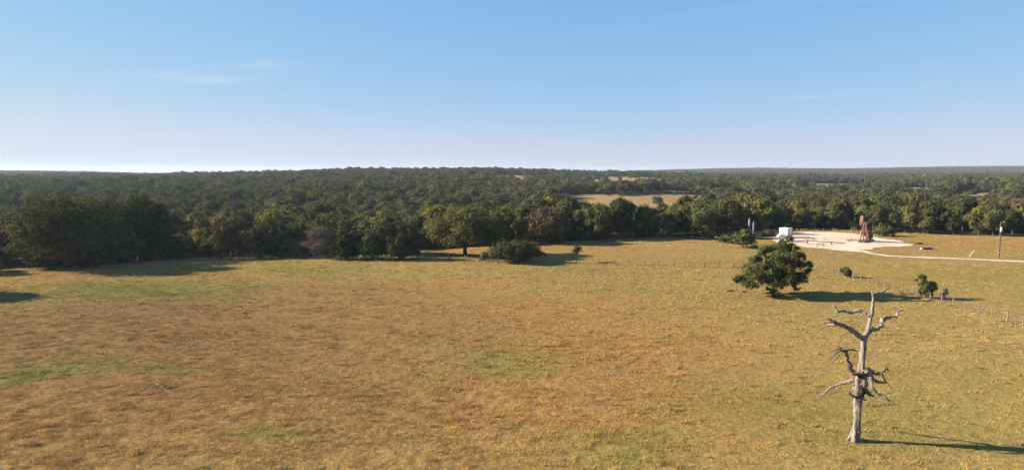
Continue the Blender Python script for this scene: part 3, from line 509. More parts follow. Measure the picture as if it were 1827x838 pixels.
cx_ = ng.nodes.new('ShaderNodeCombineXYZ'); sx_ = ng.nodes.new('ShaderNodeCombineXYZ'); ng.links.new(named('turn', 'FLOAT'), cx_.inputs['Z']); sz_ = named('size', 'FLOAT')
for k in range(3): ng.links.new(sz_, sx_.inputs[k])
ng.links.new(gi.outputs[0], ip.inputs['Points']); ng.links.new(ci.outputs[0], ip.inputs['Instance']); ng.links.new(named('pick', 'INT'), ip.inputs['Instance Index']); ng.links.new(cx_.outputs[0], ip.inputs['Rotation']); ng.links.new(sx_.outputs[0], ip.inputs['Scale']); ng.links.new(ip.outputs[0], go.inputs[0])
md = wood.modifiers.new('crowns', 'NODES'); md.node_group = ng
print('woodland points', len(PT), 'near trees', len(x))

# ------------------------------------------------------------------ the dead tree
def dead_wood(name, c1, c2, c3, lo, amt, band=None):
    m, t, o = new_mat(name); bs = N(t, 'ShaderNodeBsdfDiffuse'); at = N(t, 'ShaderNodeAttribute', attribute_name='tint'); mp = N(t, 'ShaderNodeMapping'); mp.inputs['Scale'].default_value = (14, 14, 1.1); t.links.new(at.outputs['Vector'], mp.inputs[0])
    g1 = noise(t, mp.outputs[0], 1.0, 6, .65, .4); mp2 = N(t, 'ShaderNodeMapping'); mp2.inputs['Scale'].default_value = (5, 5, .8); t.links.new(at.outputs['Vector'], mp2.inputs[0]); g2 = noise(t, mp2.outputs[0], 1.0, 4, .6)
    c = mixc(t, ramp(t, g1, .32, .68), c1, c2); c = mixc(t, ramp(t, g2, lo, lo+.12, 0, amt), c, c3); 
    if band:      # a stretch of the stem that still carries dark bark
        sp = N(t, 'ShaderNodeSeparateXYZ'); t.links.new(at.outputs['Vector'], sp.inputs[0]); m1 = N(t, 'ShaderNodeMath', operation='MULTIPLY'); t.links.new(ramp(t, sp.outputs['Z'], band[0], band[0]+.7), m1.inputs[0]); t.links.new(ramp(t, sp.outputs['Z'], band[1], band[1]+.6, 1, 0), m1.inputs[1])
        m2 = N(t, 'ShaderNodeMath', operation='MULTIPLY'); t.links.new(m1.outputs[0], m2.inputs[0]); t.links.new(ramp(t, g2, .36, .56), m2.inputs[1]); c = mixc(t, m2.outputs[0], c, (.05, .036, .03))
    t.links.new(c, bs.inputs['Color'])
    bp = N(t, 'ShaderNodeBump'); bp.inputs['Strength'].default_value = .8; bp.inputs['Distance'].default_value = .05; t.links.new(g1, bp.inputs['Height']); t.links.new(bp.outputs[0], bs.inputs['Normal']); t.links.new(bs.outputs[0], o.inputs[0])
    return m
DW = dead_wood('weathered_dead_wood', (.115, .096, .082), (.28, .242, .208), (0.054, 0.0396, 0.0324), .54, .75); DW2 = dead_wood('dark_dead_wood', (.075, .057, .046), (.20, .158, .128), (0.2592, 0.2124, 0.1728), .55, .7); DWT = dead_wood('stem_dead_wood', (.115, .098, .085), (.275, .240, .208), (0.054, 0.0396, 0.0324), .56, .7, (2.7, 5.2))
def catmull(P, m):
    P = [P[0]*2-P[1]]+list(P)+[P[-1]*2-P[-2]]; out = []
    for a in range(1, len(P)-2):
        p0, p1, p2, p3 = P[a-1:a+3]
        for q in range(m): u = q/m; out.append(.5*((2*p1)+(p2-p0)*u+(2*p0-5*p1+4*p2-p3)*u*u+(3*p1-p0-3*p2+p3)*u**3))
    out.append(P[-2]); return np.array(out)
def limb(name, pts, rad, parent, seed, n=12, knot=.24, flute=.0, jit=.045, thick=1.02, mat=None):
    """a gnarled limb: ridged rings along a curve, broken off at the end"""
    rng = np.random.default_rng(seed); C = catmull([np.array(p, float) for p in pts], 4); R = np.interp(np.linspace(0, 1, len(C)), np.linspace(0, 1, len(rad)), rad)*thick; L = np.concatenate([[0], np.cumsum(np.linalg.norm(np.diff(C, axis=0), axis=1))])
    C[1:-1] += rng.normal(0, jit, (len(C)-2, 3))*np.minimum(1, R[1:-1]*6)[:, None]; V = []; A = []; up = None; ph = rng.uniform(0, 6.28, 4)
    for q, p in enumerate(C):
        tg = Vector(C[min(q+1, len(C)-1)]-C[max(q-1, 0)]).normalized()
        if up is None: up = tg.orthogonal().normalized()
        up = (up-tg*up.dot(tg)).normalized(); b = tg.cross(up); kn = 1+knot*(math.sin(L[q]*3.1+ph[0])*.6+math.sin(L[q]*7.3+ph[1])*.4)
        for k in range(n):
            a = 2*math.pi*k/n; r = R[q]*kn*(1+flute*math.sin(a*5+ph[2]+L[q]*.35)+.11*math.sin(a*3+L[q]*2+ph[3])+rng.normal(0, .05)); d = up*math.cos(a)+b*math.sin(a); V.append(Vector(p)+d*r); A.append((math.cos(a)*R[q], math.sin(a)*R[q], L[q]))
    F = [(q*n+k, q*n+(k+1) % n, (q+1)*n+(k+1) % n, (q+1)*n+k) for q in range(len(C)-1) for k in range(n)]
    m0 = len(V); V.append(Vector(C[0])); A.append((0, 0, 0)); tip = Vector(C[-1])+(Vector(C[-1])-Vector(C[-2])).normalized()*R[-1]*1.5; V.append(tip); A.append((0, 0, L[-1]))
    F += [(k, m0, (k+1) % n) for k in range(n)]; q = (len(C)-1)*n; F += [(q+(k+1) % n, m0+1, q+k) for k in range(n)]
    me = bpy.data.meshes.new(name); me.from_pydata([tuple(v) for v in V], [], F); me.polygons.foreach_set('use_smooth', [True]*len(F)); me.materials.append(mat or DW)
    ca = me.color_attributes.new('tint', 'FLOAT_COLOR', 'POINT'); ca.data.foreach_set('color', np.array([(*a, 1) for a in A], np.float32).ravel()); me.update(); return link(name, me, parent)
DX, DY = 25.6, 49.3; dead = empty('dead_tree', (DX, DY, gz(DX, DY))); tag(dead, 'tall leafless dead tree with pale weathered trunk and broken limbs', 'tree')
K = .0404
def D(u, v, dep=0.): z = (788-v)*K*1.05; return ((u-1525)*K*(1+dep/50)-z*.048+dep*.5, dep, z-dep*(20-z)/50)      # trunk-side measurements to metres; dep = how far behind the trunk
def da(X, Y, dep=0.): return D(1450+X/5.59, 510+Y/5.59, dep)
def db(X, Y, dep=0.): return D(1440+X/5.59, 650+Y/5.59, dep)
trunk = limb('trunk', [D(1524.5, 793), D(1525, 786), D(1527, 772), D(1529.5, 748), D(1530.5, 730), D(1531, 713), D(1533, 698), D(1535.5, 684), D(1537, 664), D(1537.5, 648), D(1539.5, 627), D(1541.5, 606), D(1545, 598), D(1549, 588), D(1553, 575), D(1556.5, 562), D(1557, 552), D(1558.5, 540), D(1558, 529), D(1556, 522.5)],
             [.50, .44, .36, .31, .33, .46, .56, .52, .36, .25, .235, .26, .21, .17, .145, .165, .13, .12, .10, .05], dead, 5, 24, .08, .07, .02, .80, DWT)
for k, (a, r) in enumerate(((.4, .3), (1.7, .33), (2.9, .34), (4.1, .3), (5.3, .32))):   # root flare
    limb('root', [(math.cos(a)*.2, math.sin(a)*.2, .75), (math.cos(a)*.34, math.sin(a)*.34, .3), (math.cos(a)*.56, math.sin(a)*.56, -.06)], [.12, .12, .06], dead, 30+k, 8)
def branch(pts, rad, seed, subs=(), mat=None):
    b = limb('branch', pts, rad, dead, seed, mat=mat)
    for k, (p, r) in enumerate(subs): limb('twig', p, r, b, seed*10+k, 8, mat=mat)
    rng = np.random.default_rng(seed+900); P_ = np.array(pts)           # broken stubs and snags
    for k in range(len(pts)+1):
        f = rng.uniform(.25, .98)*(len(P_)-1); i_ = min(int(f), len(P_)-2); p = P_[i_]+(P_[i_+1]-P_[i_])*(f-i_); d = rng.normal(size=3); d /= np.linalg.norm(d); d[2] -= .15; L_ = rng.uniform(.14, .42)*(1.6 if rng.random() < .25 else 1); r_ = rng.uniform(.022, .045)
        limb('twig', [p, p+d*L_*.55+rng.normal(0, .05, 3), p+d*L_+rng.normal(0, .06, 3)], [r_, r_*.8, r_*.35], b, seed*31+k, 6, mat=mat)
branch([D(1556, 527), da(640, 88, .1), da(668, 92, .15)], [.09, .15, .12], 40, [([da(650, 88, .1), da(690, 80, .2), da(735, 55, .4), da(768, 32, .5)], [.07, .075, .06, .045])])
branch([D(1556, 563), da(560, 298, .1), da(520, 284, .2), da(460, 258, .4), da(385, 276, .5), da(330, 258, .6), da(248, 268, .7), da(234, 240, .7), da(198, 198, .8)], [.15, .14, .12, .12, .10, .085, .085, .07, .03], 41, [([da(236, 238, .7), da(232, 202, .6)], [.04, .015])])
branch([D(1541, 606), da(470, 510, -.1), da(440, 488, -.2), da(390, 455, -.4), da(340, 420, -.6), da(300, 405, -.8), da(235, 384, -1.0), da(185, 355, -1.2), da(140, 335, -1.3)], [.22, .20, .17, .16, .14, .14, .13, .10, .05], 42, [([da(240, 392, -1.), da(170, 398, -.7), da(120, 412, -.5), da(55, 438, -.3)], [.10, .09, .07, .035]), ([da(360, 440, -.5), da(345, 415, -.8), da(330, 398, -1.)], [.06, .04, .02])])
branch([D(1543, 602), da(560, 462, .2), da(590, 446, .4), da(650, 430, .7), da(695, 390, .9), da(702, 345, 1.), da(760, 325, 1.3), da(848, 315, 1.5), da(856, 272, 1.6), da(918, 250, 1.8)], [.16, .15, .14, .13, .14, .13, .11, .10, .075, .03], 43, [([da(705, 345, 1.), da(688, 315, 1.)], [.06, .025]), ([da(700, 385, .9), da(722, 380, 1.)], [.07, .03])])
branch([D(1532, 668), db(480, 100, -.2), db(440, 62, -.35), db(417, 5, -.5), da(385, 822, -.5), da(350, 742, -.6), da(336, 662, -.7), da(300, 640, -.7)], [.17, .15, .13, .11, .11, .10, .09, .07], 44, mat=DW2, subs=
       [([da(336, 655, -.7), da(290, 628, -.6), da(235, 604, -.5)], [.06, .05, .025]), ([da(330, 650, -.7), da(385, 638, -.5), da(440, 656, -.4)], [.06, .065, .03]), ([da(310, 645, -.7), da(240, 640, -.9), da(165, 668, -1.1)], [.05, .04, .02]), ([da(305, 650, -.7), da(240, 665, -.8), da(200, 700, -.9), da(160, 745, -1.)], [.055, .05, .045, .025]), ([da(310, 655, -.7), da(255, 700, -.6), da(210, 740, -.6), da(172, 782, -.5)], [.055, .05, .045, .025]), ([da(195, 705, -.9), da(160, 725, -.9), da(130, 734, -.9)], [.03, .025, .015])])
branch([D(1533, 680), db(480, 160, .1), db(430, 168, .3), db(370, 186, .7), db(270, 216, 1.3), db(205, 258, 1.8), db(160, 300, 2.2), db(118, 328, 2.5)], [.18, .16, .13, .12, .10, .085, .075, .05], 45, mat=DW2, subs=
       [([db(350, 195, .8), db(305, 255, .7), db(265, 290, .6), db(220, 305, .5)], [.06, .055, .045, .02]), ([db(120, 328, 2.5), db(75, 342, 2.7)], [.045, .015]), ([db(122, 326, 2.5), db(102, 362, 2.4)], [.045, .015]), ([db(390, 180, .6), db(370, 230, .5)], [.045, .02])])
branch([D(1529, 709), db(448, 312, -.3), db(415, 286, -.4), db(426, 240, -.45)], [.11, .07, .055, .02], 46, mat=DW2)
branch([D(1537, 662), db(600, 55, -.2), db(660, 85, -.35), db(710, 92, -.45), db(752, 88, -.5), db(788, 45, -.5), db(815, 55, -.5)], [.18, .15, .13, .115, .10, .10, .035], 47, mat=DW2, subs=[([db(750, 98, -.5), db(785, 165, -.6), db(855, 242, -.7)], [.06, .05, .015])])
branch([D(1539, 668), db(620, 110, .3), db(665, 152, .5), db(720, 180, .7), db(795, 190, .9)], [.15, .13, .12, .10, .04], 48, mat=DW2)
branch([D(1539, 664), db(622, 82, -.5), db(640, 160, -.7), db(660, 240, -.8), db(700, 294, -.9), db(760, 310, -1.), db(800, 348, -1.1), db(832, 370, -1.1)], [.14, .13, .115, .10, .085, .08, .06, .025], 49, [([db(806, 355, -1.1), db(808, 400, -1.1), db(822, 435, -1.1)], [.04, .035, .015])])
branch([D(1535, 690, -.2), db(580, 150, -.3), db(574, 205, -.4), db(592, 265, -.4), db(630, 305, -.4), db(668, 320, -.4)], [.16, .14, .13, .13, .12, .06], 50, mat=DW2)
branch([D(1532, 712, -.2), db(560, 352, -.4), db(590, 358, -.55)], [.14, .12, .06], 51)

# ------------------------------------------------------------------ fences
WIRE = surface('rusty_wire', (0.0864, 0.0648, 0.0504), (0.144, 0.1152, 0.0936), 5, .7, .4)
def post_mesh(seed):
    rng = np.random.default_rng(seed); mb = MB(); h = 1.28; mb.tube([(0, 0, -.3), (rng.normal(0, .01), 0, .3), (rng.normal(0, .025), rng.normal(0, .025), .8), (rng.normal(0, .03), rng.normal(0, .03), h-.05), (0, 0, h)], [.085, .08, .075, .07, .045], 8)
    me = bpy.data.meshes.new('post'); me.from_pydata(mb.V, [], mb.F); me.polygons.foreach_set('use_smooth', mb.sm); me.materials.append(POST); me.update(); return me
POSTS = [post_mesh(q) for q in range(5)]; PD = [post_mesh(q+10) for q in range(5)]
for q in PD: q.materials[0] = POST_DARK
def fence(pts, label, seed, mat=None):
    rng = np.random.default_rng(seed); x0, y0 = pts[0]; z0 = gz(x0, y0); root = empty('wire_fence', (x0, y0, z0)); tag(root, label, 'fence'); tops = []
    for (px_, py_) in pts:
        p = link('post', POSTS[rng.integers(5)], root, (px_-x0, py_-y0, gz(px_, py_)-z0), (rng.normal(0, .05), rng.normal(0, .05), rng.uniform(0, 6.28))); f = rng.uniform(.85, 1.15); w = rng.uniform(.8, 1.25); p.scale = (w, w, f); p.data = PD[int(rng.integers(5))] if mat else p.data; tops.append(Vector(p.location))
    for hgt in (.4, .7, 1.0):
        mb = MB(); L = []
        for a, b in zip(tops[:-1], tops[1:]): L += [a+Vector((0, 0, hgt)), a.lerp(b, .5)+Vector((0, 0, hgt-.04))]
        mb.tube(L+[tops[-1]+Vector((0, 0, hgt))], .011, 4); mb.build('wire', WIRE, root)
    return root
fence([(-107.7, 134.2), (-103.5, 136.5), (-99.2, 138.5), (-94.5, 141.0), (-91, 147), (-87.7, 152.8), (-84.6, 155.5), (-81.0, 157.0), (-77.3, 157.6), (-72.7, 157.0), (-68.4, 156.6), (-64.8, 157.0), (-61.4, 157.8), (-58.2, 158.6), (-54.7, 159.0), (-50.5, 158.2), (-45.6, 156.0), (-41.1, 154.2), (-37.5, 151.2), (-33.8, 149.9), (-30., 149.4), (-26, 149)], 'wire fence on weathered posts along the woods at the left', 1, 1)
fence([(-21.1, 150.2), (-17.8, 149.6), (-14.0, 148.9), (-10.3, 148.2), (-6.5, 147.5), (-3, 146.4), (.5, 145.4), (4.4, 145.6), (8.7, 146.0), (11.9, 145.7), (15.2, 145.1), (18.5, 144.0), (21.6, 143.0), (24.6, 142.3), (27.7, 141.4), (30.4, 140.6), (33.5, 139.9), (36.4, 139.0), (39.3, 138.3), (42.4, 138.0), (45.2, 137.8), (49.7, 137.9), (55.7, 138.2), (59.8, 138.5)], 'wire fence crossing the pasture behind the thicket and sapling', 2, 1)
fence([(62.9, 141.5), (63.2, 139.2), (63.1, 135.5), (63.0, 132.8), (63.3, 130.8), (63.5, 128.3), (63.5, 125.8), (63.8, 123.6), (64.0, 121.2), (64.1, 118.6), (64.0, 115.8), (64.0, 113.2), (64.3, 111.0), (64.5, 108.6), (64.7, 106.9), (64.9, 104.4), (65.2, 102.2), (65.5, 100.0), (65.7, 97.5), (65.6, 94.6), (65.8, 92.0), (65.9, 89.4), (66.1, 86.8), (66.3, 84.2), (66.2, 81.5), (66.5, 78.5), (66.6, 75.5)], 'pale-posted wire fence running toward the camera on the right', 3)
fence([(62.6, 144.4), (62.4, 147.5), (62.2, 151), (62.0, 154.5), (61.7, 158), (61.5, 161.5), (61.2, 165), (61.0, 168.5), (60.8, 172), (60.6, 175.5), (60.5, 179), (60.8, 183), (61, 187)], 'wire fence half hidden behind the lone live oak', 4, 1)

# ------------------------------------------------------------------ the well site
RUST = surface('orange_paint_rusting', (.125, .050, .028), (.21, .088, .045), 1.6, .75, 0, .2, None, (0.0525, 0.02625, 0.021)); DRUST = surface('dark_rust', (0.06375, 0.03, 0.0225), (0.1125, 0.0525, 0.03375), 2., .8, 0, .2); BLACK = surface('greasy_dark_iron', (0.02625, 0.0225, 0.021), (0.0525, 0.04125, 0.0375), 2, .6, .3)
WHITE = surface('white_paint', (0.555, 0.54, 0.51), (0.63, 0.6225, 0.6), 1.2, .5, 0, 0, (0.75, 0.75, 0.225), (0.465, 0.435, 0.39)); GREY = surface('grey_paint', (0.075, 0.07875, 0.0825), (0.12, 0.1237, 0.1275), 1.5, .55, .2); STEEL = surface('rusty_pipe', (0.075, 0.04875, 0.04125), (0.1275, 0.09, 0.075), 2, .7, .3)
GALV = surface('galvanised_can', (0.39, 0.405, 0.42), (0.495, 0.51, 0.525), 3, .45, .3); CREO = surface('creosoted_pole', (0.06375, 0.04125, 0.03), (0.1125, 0.07875, 0.06), 4, .9, 0, .4, (3, 3, 0.3)); CONC = surface('concrete', (0.315, 0.2925, 0.2625), (0.39, 0.3675, 0.33), 3, .9)
PX, PY = 96.6, 186.0; pj = empty('pump_jack', (PX, PY, gz(PX, PY)+.05), RAD(-136)); pj.scale = (.95, 1.05, .93); tag(pj, 'rust-orange oil pump jack standing on the gravel pad', 'pump jack')
mb = MB()
for sy in (-.7, .7): mb.box((-.9, sy, .28), (8.2, .3, .36), ch=.02)
for sx in (-4.6, -2.6, -.9, 1., 2.9): mb.box((sx, 0, .27), (.22, 1.1, .28))
mb.build('base_skid', RUST, pj); mb = MB(); mb.box((-.9, 0, 0), (8.6, 2.2, .2), ch=.03); mb.build('foundation', CONC, pj)
mb = MB(); T0 = (0, 5.55)
for sx, sy in ((1.25, .85), (1.25, -.85), (-1.15, .7), (-1.15, -.7)): mb.bar((sx, sy, .46), (.08*np.sign(sx), .16*np.sign(sy), 5.55), .24, .3)
for z_ in (1.7, 3.1):
    f = 1-(z_-.46)/5.1; mb.bar((1.17*f+.08, -.7*f-.12, z_), (1.17*f+.08, .7*f+.12, z_), .11); mb.bar((-1.1*f-.05, -.58*f-.1, z_), (-1.1*f-.05, .58*f+.1, z_), .11)
    for sy in (-1, 1): mb.bar((1.17*f+.08, sy*(.68*f+.12), z_), (-1.1*f-.05, sy*(.56*f+.1), z_), .09)
mb.box((0, 0, 5.62), (.8, .7, .16)); mb.build('samson_post', RUST, pj)
mb = MB(); mb.tube([(0, -.42, 5.82), (0, .42, 5.82)], .16, 10); mb.build('saddle_bearing', BLACK, pj)
th = RAD(7); R3 = Matrix.Rotation(-th, 4, 'Y'); piv = Vector((0, 0, 5.9)); beam = empty('b', (0, 0, 0)); bpy.data.objects.remove(beam)
def tilt(v): return R3.to_3x3() @ Vector(v)+piv
mb = MB()
for z_, h_ in ((.28, .05), (-.06, .05)): mb.box(tilt((.2, 0, .1+z_)), (6.4, .5, h_), R3)
mb.box(tilt((.2, 0, .21)), (6.4, .2, .34), R3); wb = mb.build('walking_beam', DRUST, pj)
prof = [(2.75, .55), (3.0, 1.35), (3.18, 1.55)]+[(3.55*math.cos(a), 3.55*math.sin(a)) for a in np.linspace(.42, -.36, 10)]+[(3.1, -1.15), (2.8, -.2)]
mb = MB(); P_ = [tilt((x_, 0, z_)) for x_, z_ in prof]; mb.prism([(p.x, p.z) for p in P_], -.36, .36); hh = mb.build('horse_head', RUST, pj)
top = tilt((3.55*math.cos(.42), 0, 3.55*math.sin(.42))); fx = piv.x+3.62
mb = MB()
for sy in (-.14, .14): mb.tube([(top.x, sy, top.z), (fx, sy, 5.6), (fx, sy, 3.4)], .03, 6)
mb.build('bridle', BLACK, pj); mb = MB(); mb.box((fx, 0, 3.36), (.16, .5, .12)); mb.build('carrier_bar', RUST, pj)
mb = MB(); mb.tube([(fx, 0, .9), (fx, 0, 3.5)], .035, 6); mb.build('polished_rod', GALV, pj)
mb = MB(); mb.tube([(fx, 0, -.1), (fx, 0, .5)], .17, 10); mb.tube([(fx, 0, .5), (fx, 0, .62)], .28, 12); mb.tube([(fx, 0, .62), (fx, 0, 1.15)], .11, 8); mb.tube([(fx, -.5, .8), (fx, .5, .8)], .07, 8); mb.build('wellhead', STEEL, pj)
mb = MB(); mb.box((-2.5, 0, 1.0), (1.3, 1.0, 1.2), ch=.04); mb.box((-2.5, 0, 2.0), (1.25, .95, .8), ch=.12); mb.build('gear_box', DRUST, pj)
ck = RAD(38)
for sy in (-.78, .78):
    c0 = Vector((-2.5, sy, 2.05)); e_ = c0+Vector((math.cos(ck+math.pi), 0, math.sin(ck+math.pi)))*1.0; w_ = c0+Vector((math.cos(ck), 0, math.sin(ck)))*1.45
    mb = MB(); mb.bar(e_, w_, .16, .34); cr_ = mb.build('crank_arm', RUST, pj); M_ = Matrix.Rotation(-ck, 4, 'Y')
    mb = MB(); mb.box(c0+Vector((math.cos(ck), 0, math.sin(ck)))*.95+Vector((0, 0, 0)), (1.45, .42, 1.5), M_, ch=.2); mb.build('counterweight', BLACK, pj)
    eq = tilt((-2.75, 0, .0)); mb = MB(); mb.bar(e_+Vector((0, .12*np.sign(sy), 0)), (eq.x, sy*1.1, eq.z-.1), .14); mb.build('pitman_arm', DRUST, pj)
eq = tilt((-2.75, 0, -.05)); mb = MB(); mb.bar((eq.x, -.98, eq.z), (eq.x, .98, eq.z), .2); mb.build('equalizer', RUST, pj)
mb = MB(); mb.box((-4.25, 0, .82), (.8, .7, .7), ch=.08); mb.tube([(-4.25, -.55, .85), (-4.25, .3, .85)], .24, 12); mb.build('motor', GREY, pj); mb = MB(); mb.bar((-4.3, .62, .95), (-2.6, .62, 1.85), .14, .62); mb.build('belt_guard', DRUST, pj)

TX, TY = 78.9, 196.0; tk = empty('storage_tank', (TX, TY, gz(TX, TY)+.05), RAD(38)); tag(tk, 'boxy white storage tank at the left end of the gravel pad', 'tank')
mb = MB(); mb.box((0, 0, 1.45), (2.6, 2.5, 2.5), ch=.06); mb.build('tank_body', WHITE, tk); mb = MB(); mb.box((0, 0, 2.755), (2.72, 2.62, .11), ch=.03); mb.build('lid', WHITE, tk)
mb = MB()
for q in (-.85, 0, .85):
    for sg in (-1, 1): mb.box((sg*1.325, q, 1.45), (.05, .1, 2.3)); mb.box((q, sg*1.275, 1.45), (.1, .05, 2.3))
mb.build('rib', WHITE, tk)
for q in (-1, 1): mb = MB(); mb.box((q*.95, 0, .1), (.24, 2.4, .2)); mb.build('skid', BLACK, tk)
mb = MB(); mb.tube([(.3, .3, 2.8), (.3, .3, 3.0)], .22, 10); mb.build('hatch', WHITE, tk)
mb = MB(); mb.tube([(1.55, -1.2, .3), (1.62, -1.2, 2.75), (2.0, -1.25, 2.75)], .055, 8); mb.build('fill_pipe', STEEL, tk)
hx, hy = 76.2, 192.2; hv = empty('pressure_vessel', (hx, hy, gz(hx, hy)+.05), RAD(8)); tag(hv, 'low white cylindrical vessel beside the boxy white tank', 'vessel')
mb = MB(); mb.tube([(-1.25, 0, .95), (-1.1, 0, .95), (-.9, 0, .95), (.9, 0, .95), (1.1, 0, .95), (1.25, 0, .95)], [.12, .38, .5, .5, .38, .12], 16); mb.build('vessel_body', WHITE, hv)
for q in (-.65, .65): mb = MB(); mb.box((q, 0, .24), (.2, .8, .5)); mb.build('saddle', GREY, hv)
mb = MB(); mb.tube([(.3, 0, 1.4), (.3, 0, 1.75), (.7, 0, 1.8)], .06, 8); mb.build('outlet_pipe', WHITE, hv)
def vessel(x_, y_, r, h, label):
    e_ = empty('separator_vessel', (x_, y_, gz(x_, y_)+.02)); tag(e_, label, 'vessel'); mb = MB(); mb.tube([(0, 0, .25), (0, 0, .4), (0, 0, h-.35), (0, 0, h-.12), (0, 0, h)], [r*.8, r, r, r*.75, r*.12], 18); mb.build('shell', GREY, e_)
    mb = MB(); mb.tube([(0, 0, -.1), (0, 0, .3)], r*.8, 16); mb.build('skirt', GREY, e_); mb = MB(); mb.tube([(0, 0, h-.05), (0, 0, h+.45)], .05, 8); mb.build('vent_pipe', GALV, e_); mb = MB(); mb.tube([(r, 0, h*.35), (r+.3, 0, h*.35), (r+.3, 0, 0)], .05, 6); mb.build('drain_pipe', GALV, e_)
vessel(70.0, 200.6, .38, 5.2, 'taller of two grey vertical vessels behind the live oak'); vessel(70.9, 199.6, .30, 4.3, 'shorter of two grey vertical vessels behind the live oak')
pl = [(74.6, 183.2), (77.5, 183.0), (79.4, 182.4), (82.0, 181.0), (85, 180.6), (88.4, 180.3)]; x0, y0 = pl[0]; z0 = gz(x0, y0); pp = empty('flow_line', (x0, y0, z0)); tag(pp, 'dark raised flow pipe crossing the left of the gravel pad', 'pipe')
mb = MB(); hs = (.8, .75, 1.0, .8, .7, .3); mb.tube([(a-x0, b-y0, gz(a, b)-z0+h_) for (a, b), h_ in zip(pl, hs)], .11, 8); mb.build('pipe', STEEL, pp); mb = MB(); mb.tube([(a-x0, b-y0-.6, gz(a, b)-z0+h_*.6) for (a, b), h_ in zip(pl[:3], hs)], .10, 8); mb.build('pipe', STEEL, pp)
for a, b, h_ in ((75.6, 183.1, .72), (79.4, 182.4, .95), (85, 180.6, .65)): mb = MB(); mb.box((a-x0, b-y0, gz(a, b)-z0+h_/2-.05), (.12, .5, h_)); mb.build('support', STEEL, pp)
sx, sy = 79.6, 175.2; st = empty('pipe_stand', (sx, sy, gz(sx, sy)+.04), RAD(-4)); tag(st, 'small dark metal stand in front of the flow pipe', 'stand')
for q in (-.85, .85): mb = MB(); mb.bar((q, 0, -.05), (q, 0, 1.0), .09); mb.build('leg', STEEL, st)
mb = MB(); mb.bar((-.95, 0, .95), (.95, 0, .95), .1); mb.bar((-.85, 0, .5), (.85, 0, .5), .07); mb.build('rail', STEEL, st)
ux, uy = 110.8, 154.2; up_ = empty('utility_pole', (ux, uy, gz(ux, uy))); tag(up_, 'wooden utility pole with a pale transformer can at the right', 'utility pole')
mb = MB(); mb.tube([(0, 0, -.4), (0, 0, 2), (0, 0, 5), (0, 0, 8.2)], [.17, .16, .14, .115], 10); mb.build('pole', CREO, up_)
tf = (-.12, -.36); mb = MB(); mb.tube([(*tf, 5.95), (*tf, 6.0), (*tf, 6.95), (*tf, 7.0)], [.2, .25, .25, .18], 14); tr_ = mb.build('transformer', GALV, up_); mb = MB()
for q in (-.1, .1): mb.tube([(tf[0]+q, tf[1], 7.0), (tf[0]+q, tf[1], 7.2)], .035, 6)
mb.build('bushing', BLACK, tr_); mb = MB(); mb.box((-.05, -.13, 6.5), (.12, .2, .5)); mb.build('bracket', GALV, up_)
mb = MB(); mb.bar((-.15, -.05, 7.95), (.65, -.05, 8.0), .09); mb.build('crossarm', CREO, up_)
for q in (.05, .6): mb = MB(); mb.tube([(q, -.05, 8.0), (q, -.05, 8.12), (q, -.05, 8.24)], [.04, .065, .03], 8); mb.build('insulator', WHITE, up_)
mb = MB(); mb.box((-.16, -.06, 1.2), (.22, .16, .35)); mb.build('meter_box', GALV, up_)
gx_, gy_ = 105.6, 156.6; mk_ = MB(); mk_.tube([(0, 0, -.15), (.05, 0, 0), (1.15, .2, 1.35), (1.2, .2, 1.42)], [.06, .06, .055, .03], 8); mo = mk_.build('guy_marker', WHITE, None, (gx_, gy_, gz(gx_, gy_))); tag(mo, 'leaning white marker pipe in the grass beside the road', 'marker')
qx, qy = 103.9, 169.6; tg_ = empty('water_trough', (qx, qy, gz(qx, qy)), RAD(-6)); tag(tg_, 'low dark trough with a pale end right of the pump jack', 'trough')
mb = MB(); L_, W_, H_ = 2.1, .8, .42
mb.box((0, -W_/2, H_/2), (L_, .07, H_)); mb.box((0, W_/2, H_/2), (L_, .07, H_)); mb.box((L_/2-.035, 0, H_/2), (.07, W_-.08, H_-.004)); mb.box((-L_/2+.035, 0, H_/2), (.07, W_-.08, H_-.004)); mb.box((0, 0, .05), (L_-.16, W_-.09, .08)); mb.build('basin', BLACK, tg_)
mb = MB(); mb.box((-L_/2-.3, 0, .16), (.55, .8, .34), ch=.04); mb.build('float_box', CONC, tg_)

# ------------------------------------------------------------------ wood lying about
def log_thing(name, label, cat, x_, y_, pts, rad, seed, subs=()):
    r_ = empty(name, (x_, y_, gz(x_, y_))); tag(r_, label, cat); b = limb('stem', pts, rad, r_, seed, 8)
    for k, (p, q) in enumerate(subs): limb('twig', p, q, r_, seed*7+k, 6)
log_thing('fallen_log', 'dark fallen log in the grass left of the live oak', 'log', 36.4, 112.4, [(-.7, 0, .12), (0, .1, .16), (.7, .05, .2), (1.3, -.1, .42)], [.12, .15, .14, .08], 61, [([(.6, 0, .2), (1.0, -.3, .5)], [.06, .03])])
log_thing('fallen_log', 'short dark log between the live oak trunk and the other log', 'log', 38.6, 112.0, [(-.6, 0, .12), (.1, .05, .18), (.6, .1, .4)], [.12, .13, .06], 62)
log_thing('fallen_branch', 'small pile of bleached sticks in the russet grass at left', 'branch', -32.0, 60.2, [(-.7, .1, .12), (0, 0, .28), (.6, -.1, .2), (1.0, 0, .34)], [.05, .06, .05, .03], 63, [([(0, 0, .28), (.3, .3, .45), (.7, .5, .4)], [.04, .035, .02]), ([(-.2, 0, .24), (-.5, -.3, .38), (-.9, -.4, .3)], [.04, .035, .02]), ([(.4, -.05, .24), (.5, -.4, .36), (.9, -.6, .22)], [.035, .03, .02])])
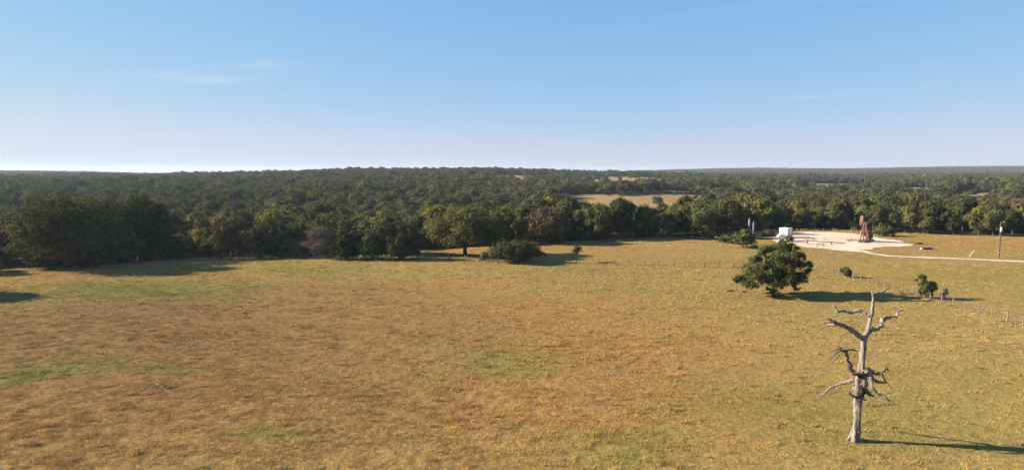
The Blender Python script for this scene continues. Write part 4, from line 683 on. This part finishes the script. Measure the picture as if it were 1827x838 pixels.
log_thing('fallen_branch', 'weathered dead limb leaning through the middle fence by the cedars', 'branch', -19.6, 149.4, [(-1.6, .1, .9), (-.8, 0, 1.0), (-.2, -.1, .5), (.3, 0, .1)], [.04, .06, .07, .08], 64, [([(-.8, 0, 1.0), (-.5, .1, 1.4)], [.04, .02])])
log_thing('fallen_branch', 'tangle of dead limbs under the fence left of the thicket', 'branch', -9.6, 147.6, [(-2., 0, .5), (-1., .1, .8), (0, 0, .6), (1.2, -.1, .2)], [.05, .07, .08, .07], 65, [([(-1, .1, .8), (-.6, .3, 1.2), (-.1, .4, 1.5)], [.05, .04, .02]), ([(0, 0, .6), (.7, .2, 1.0), (1.2, .2, 1.1)], [.05, .04, .02])])

# dry brush along the fence rows and in front of the wood: uncountable, one mass
rb = np.random.default_rng(9); BB = []
def brush_row(pts, n, r0, r1, jit=.8):
    P_ = np.array(pts, float); tt = rb.uniform(0, len(P_)-1.001, n); i_ = tt.astype(int); q = P_[i_]+(P_[i_+1]-P_[i_])*(tt-i_)[:, None]+rb.normal(0, jit, (n, 2))
    for a, b in q: r = rb.uniform(r0, r1); BB.append((a, b, gz(a, b)+r*.45, r))
EW = [(s_*e_*1.0, e_-.5) for s_, e_ in EDGE if -.75 < s_ < .75]
brush_row([(61.2, 162), (60.9, 175), (60.6, 186), (59, 192), (52, 195)], 60, .35, .8); brush_row([(66, 208), (80, 216), (92, 222), (108, 219), (118, 214), (128, 210)], 60, .3, .75, 1.2); brush_row([(-78, 158.2), (-70, 159.5), (-58, 160.6), (-48, 160), (-40, 157)], 36, .25, .55); brush_row([(63.6, 112), (64.4, 104), (65.6, 94), (66, 84)], 30, .2, .4, .35); brush_row([(-21, 149.6), (-10, 147.9), (4, 145.2), (15, 144.8), (25, 142), (36, 138.8), (45, 137.5), (59, 138.2)], 130, .12, .26, .18); brush_row([(-14, 152), (-6, 156), (2, 160)], 8, .25, .5); brush_row([(16, 188), (30, 192), (46, 196)], 26, .3, .6, 1.); brush_row([(84, 190), (86, 191), (88, 190)], 7, .2, .4, .6); brush_row([(92.5, 187.5), (94, 188), (96, 189.5)], 7, .25, .45, .4)
br = link('dry_brush', crown_mesh('dry_brush', [(a, b, z_+50, r) for a, b, z_, r in BB], 22000, .22, LEAF['tan'], rb, thin=.4, fill=.3), None, (0, 0, -50)); tag(br, 'dry tan brush along the fences and the pad edge', kind='stuff')

# ------------------------------------------------------------------ the air
hz, t, o = new_mat('haze_air'); pv = N(t, 'ShaderNodeVolumePrincipled'); pv.inputs['Color'].default_value = (.60, .72, .92, 1); pv.inputs['Density'].default_value = .000075; pv.inputs['Anisotropy'].default_value = .2; t.links.new(pv.outputs[0], o.inputs['Volume'])
mb = MB(); mb.box((0, 4700, 7), (19000, 11800, 96)); hb = mb.build('haze', hz); tag(hb, 'faint bluish haze lying over the whole valley', kind='stuff'); hb.display_type = 'WIRE'
